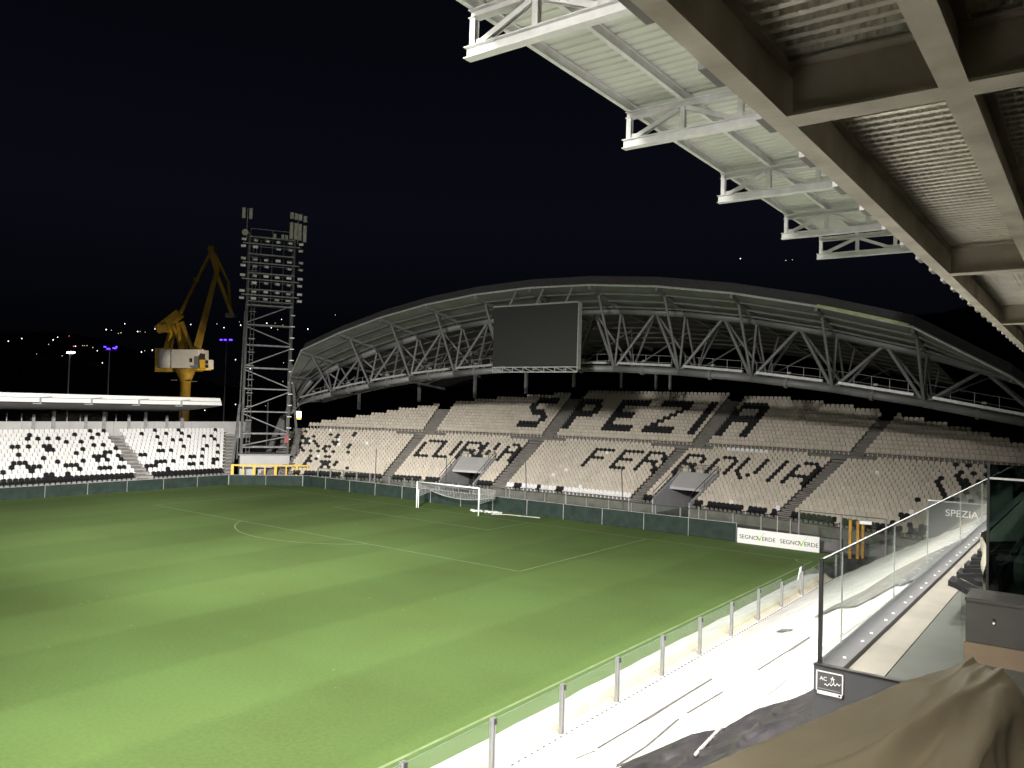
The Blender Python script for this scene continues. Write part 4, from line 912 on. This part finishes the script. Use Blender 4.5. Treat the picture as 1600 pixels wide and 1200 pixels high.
# ------------------------------------------------------------------ box level: balustrade, floor, desk, seats
GX, GY = 45.6, -46.6
bal = thing('glass_balustrade', 'glass balustrade with dark base plate at the front of the upper box', 'balustrade', (GX, GY, 7))
pys = [GY, GY + .84, GY + 3.7, GY + 6.4, GY + 10.3, GY + 14, GY + 18, GY + 22.2]
for y0, y1 in zip(pys[:-1], pys[1:]):
    MB().span((GX, y0 + .008, 7.27), (GX + .018, y1 - .008, 8.335)).build('glass_panel', M['glass'], bal)
    MB().span((GX + .001, y0 - .006, 7.28), (GX + .017, y0 + .006, 8.33)).build('panel_joint', M['ink_grey'], bal)
MB().span((GX - .01, GY - .03, 7.25), (GX + .03, GY + .002, 8.36)).build('end_trim', M['frame_black'], bal)
MB().span((GX - .004, GY, 8.337), (GX + .022, GY + 22.2, 8.350)).build('top_rail', M['steel_mid'], bal)
MB().span((GX - .03, GY + .002, 7.0), (GX + .24, GY + 22.2, 7.262)).build('base_plate', M['kick'], bal)
for k in range(24): MB().tube((GX + .17, GY + .35 + .62 * k + (.18 if k % 2 else 0), 7.262), (GX + .17, GY + .35 + .62 * k + (.18 if k % 2 else 0), 7.275), .018, 8).build('bolt', M['white'], bal)
sheet_f = MB(); sheet_f.span((45.585, GY - .028, 6.62), (52, -4, 7.19)); tag(sheet_f.build('box_floor', M['floor_green']), kind='structure')
fp = MB(); fp.span((GX + .245, GY + .05, 7.194), (GX + .60, -20, 7.204)); tag(fp.build('lit_floor_strip', M['floor_lit']), kind='structure')  # band of light on the walkway, put in as a paler strip
bd = thing('front_board', 'low dark grey board closing the walkway in front of the beige cover', 'board', (GX, GY, 6.9))
MB().span((GX - .03, GY - .09, 6.60), (49, GY - .035, 7.255)).build('panel', M['board_dark'], bd)
MB().span((GX - .035, GY - .10, 7.257), (49, GY - .03, 7.27)).build('top_edge', M['frame_black'], bd)
MB().tube((46.12, GY - .09, 7.0), (46.12, GY - .105, 7.0), .02, 8).build('bolt', M['white'], bd)
sx0, sx1, sz0, sz1 = GX - .0, GX + .27, 6.975, 7.215
sg = thing('notice_plate', 'small white framed notice plate on the dark board end', 'sign', (sx0, GY - .1, sz0))
yf = GY - .094
MB().span((sx0, yf - .006, sz0), (sx1, yf, sz1)).build('plate', M['board_dark'], sg)
fr = MB()
for A, B in (((sx0, sz0), (sx1, sz0 + .035)), ((sx0, sz1 - .012), (sx1, sz1)), ((sx0, sz0), (sx0 + .012, sz1)), ((sx1 - .012, sz0), (sx1, sz1))): fr.span((A[0], yf - .010, A[1]), (B[0], yf - .0065, B[1]))
fr.build('border', M['sign_white'], sg)
text_part('lettering', 'AC', .055, M['sign_white'], sg, (sx0 + .035, yf - .008, sz0 + .145), (1, 0, 0), (0, 0, 1), .003)
sq = MB(); pp = [(sx0 + .085 + .16 * t, yf - .009, sz0 + .10 + .035 * t + .012 * sin(t * 26)) for t in [i / 24 for i in range(25)]]; sq.path(pp, .004, 4)
sq.path([(sx0 + .15, yf - .009, sz0 + .13), (sx0 + .165, yf - .009, sz0 + .20), (sx0 + .18, yf - .009, sz0 + .13)], .004, 4); sq.path([(sx0 + .145, yf - .009, sz0 + .175), (sx0 + .185, yf - .009, sz0 + .175)], .004, 4); sq.build('drawn_mark', M['sign_white'], sg)
MB().span((sx0 + .02, yf - .009, sz0 + .055), (sx1 - .03, yf - .007, sz0 + .06)).build('small_print', M['ink_grey'], sg); MB().span((sx1 - .045, yf - .0115, sz0 + .008), (sx1 - .025, yf - .0105, sz0 + .028)).build('stamp', M['ink'], sg)
dk = thing('desk_front', 'dark desk front over a raw brown board at the right edge', 'desk', (46.8, -45.2, 7.19))
MB().span((46.78, -45.2, 7.42), (49.6, -45.1, 7.86)).build('upper_panel', M['desk_dark'], dk); MB().span((46.765, -45.19, 7.19), (49.6, -45.12, 7.415)).build('lower_panel', M['desk_wood'], dk); MB().span((46.77, -45.21, 7.862), (49.6, -44.6, 7.90)).build('desk_top', M['desk_dark'], dk)
for z in (7.76, 7.72): MB().tube((47.05, -45.2, z - .06), (47.05, -45.215, z - .06), .012, 8).build('bolt', M['white'] if z < 7.74 else M['void'], dk)
MB().span((46.74, -45.23, 7.1), (46.758, -45.19, 8.05)).build('end_glass', M['glass'], dk)
gp = thing('tinted_partition', 'dark tinted glass partition at the right edge of the picture', 'glass partition', (46.8, -43.4, 7.19))
MB().span((46.82, -43.4, 7.6), (50, -43.375, 9.30)).build('glass_pane', M['glass_dark'], gp); MB().span((46.79, -43.41, 7.19), (46.82, -43.365, 9.32)).build('edge_trim', M['frame_black'], gp); MB().span((46.82, -43.42, 9.11), (50, -43.403, 9.135)).build('glass_rail', M['steel'], gp)
MB().span((46.82, -43.4, 7.19), (50, -43.37, 7.59)).build('lower_panel', M['desk_dark'], gp)
# dark tip-up seats along the walkway
def box_seat(x, y, k):
    t = thing('tip_up_seat', ['nearest black tip-up seat in the row behind the balustrade', 'second black tip-up seat from the front in the box row', 'third black tip-up seat from the front in the box row', 'fourth black tip-up seat from the front in the box row', 'farthest black tip-up seat in the box row'][k], 'seat', (x, y, 7.19), 'black tip-up seats in the box')
    P = lambda a, b, c: (x + a, y + b, 7.19 + c)
    pan = MB(); 
    for i in range(6):
        t0, t1 = i / 6, (i + 1) / 6; f = lambda q: (-.42 + .46 * q, .46 + .035 * cos(q * 5) - .05 * q)
        (a0, c0), (a1, c1) = f(t0), f(t1); pan.hexa([P(a0, -.22, c0 - .07), P(a1, -.22, c1 - .07), P(a1, .22, c1 - .07), P(a0, .22, c0 - .07), P(a0, -.22, c0), P(a1, -.22, c1), P(a1, .22, c1), P(a0, .22, c0)])
    pan.build('seat_pan', M['seat_black'], t)
    bk = MB()
    for i in range(5):
        t0, t1 = i / 5, (i + 1) / 5; f = lambda q: (.07 + .10 * q + .04 * q * q, .44 + .36 * q); (a0, c0), (a1, c1) = f(t0), f(t1); ww = .22 if i < 4 else .19
        bk.hexa([P(a0, -.22, c0), P(a0 + .06, -.22, c0), P(a0 + .06, .22, c0), P(a0, .22, c0), P(a1, -ww, c1), P(a1 + .06, -ww, c1), P(a1 + .06, ww, c1), P(a1, ww, c1)])
    bk.build('backrest', M['seat_black'], t)
    for s in (-.235, .235): MB().hexa([P(-.30, s - .02, .55), P(.10, s - .02, .62), P(.10, s + .02, .62), P(-.30, s + .02, .55), P(-.30, s - .02, .60), P(.10, s - .02, .67), P(.10, s + .02, .67), P(-.30, s + .02, .60)]).build('armrest', M['seat_black'], t)
    MB().box(P(.02, 0, .20), (.10, .36, .40)).build('pedestal', M['seat_black'], t)
for k in range(5): box_seat(46.74, -42.9 + .78 * k, k)
cl = MB(); v = []
for i in range(13):
    t = i / 12
    for j in range(7):
        s = j / 6; v.append((46.72 + .05 * sin(j * 1.9 + i * .6) + .10 * t, -43.25 + .5 * s + .03 * sin(i), 8.35 - .95 * t - .05 * sin(s * 7)))
cl.add(v, [(i * 7 + j, i * 7 + j + 1, (i + 1) * 7 + j + 1, (i + 1) * 7 + j) for i in range(12) for j in range(6)]); tag(cl.build('draped_cloth', M['cover'], smooth=True), 'pale beige cloth hanging beside the black tip-up seats', 'cloth')
# lettered fascia at the far end of the main stand
fa = thing('lettered_fascia', 'dark fascia board lettered SPEZIA at the far end of the main stand', 'sign', (41, -8, 4))
q0, q1, q2 = ay(1452, 785, -8), ay(1546, 785, -8), ay(1500, 842, -8)
MB().span((40.6, -8, q2.z - .15), (45.3, -7.85, 5.45)).build('panel', M['board_dark'], fa); MB().span((40.5, -8.03, q2.z - .25), (45.3, -7.95, q2.z - .16)).build('bottom_rail', M['steel'], fa); MB().span((40.55, -8.03, 5.46), (45.3, -7.95, 5.52)).build('top_rail', M['steel'], fa)
text_part('lettering', 'SPEZIA', .50, M['sign_white'], fa, (41.38, -8.01, 4.75), (1, 0, 0), (0, 0, 1), .02)
for k in range(4): MB().span((41.0 + 1.05 * k, -8.3, 2.1), (42.0 + 1.05 * k, -8.28, 3.35)).build('glass_panel', M['glass'], fa)

# ------------------------------------------------------------------ beige cover over the press desk in the foreground
E0, E1 = Vector((46.70, -53.9, 8.76)), Vector((47.36, -50.05, 8.52)); C0, C1 = Vector((47.58, -54.4, 8.66)), Vector((47.57, -50.2, 8.50))
cv = MB(); v = []; NA, NB = 90, 66
for i in range(NA + 1):
    t = i / NA
    for j in range(NB + 1):
        s = j / NB
        if s < .22: k = s / .22; p = E0.lerp(E1, t) + Vector((-.02 - .05 * (1 - k), -.01, -.62 * (1 - k))); p.x += .05 * sin(t * 31) * (1 - k)
        elif s < .78: k = (s - .22) / .56; p = E0.lerp(E1, t).lerp(C0.lerp(C1, t), k); p.z += -.05 * sin(pi * k) * (1 - t) + .06 * math.exp(-((k - .25 - .55 * t) / .10) ** 2) + .035 * math.exp(-((k - .02 - .9 * t) / .06) ** 2) - .03 * math.exp(-((k - .5 - .3 * t) / .1) ** 2)
        else: k = (s - .78) / .22; p = C0.lerp(C1, t) + Vector((.03 + .06 * k, 0, -.62 * k)); p.x += (.05 * sin(t * 27) + .03 * sin(t * 61)) * k
        if .1 < s:
            q_ = Vector((t * 2.6 - s * 2.2, s * 5.0 + t * 1.5, 1.7)); fo = (1 - abs(noise.noise(q_)) * 2.6) * .034 * (.2 + .8 * t) + (1 - abs(noise.noise(q_ * 2.3)) * 2.4) * .007 * (.3 + .7 * t)
            p += Vector((0, 0, fo * min(1, (s - .1) * 5) - .03)) if s < .80 else Vector((fo * 1.6, 0, -.03))
        v.append(p)
    
b0 = 0
cv.add(v, [(i * (NB + 1) + j, i * (NB + 1) + j + 1, (i + 1) * (NB + 1) + j + 1, (i + 1) * (NB + 1) + j) for i in range(NA) for j in range(NB)])
endv = [v[NA * (NB + 1) + j] for j in range(NB + 1)]; low = [Vector((p.x + .02, p.y + .06 + .03 * sin(j), 7.9)) for j, p in enumerate(endv)]
cv.add(endv + low, [(j, j + 1, NB + 2 + j, NB + 1 + j) for j in range(NB)])
tag(cv.build('dust_cover', M['cover'], smooth=True), 'beige dust cover draped over the desk in the foreground', 'cover')
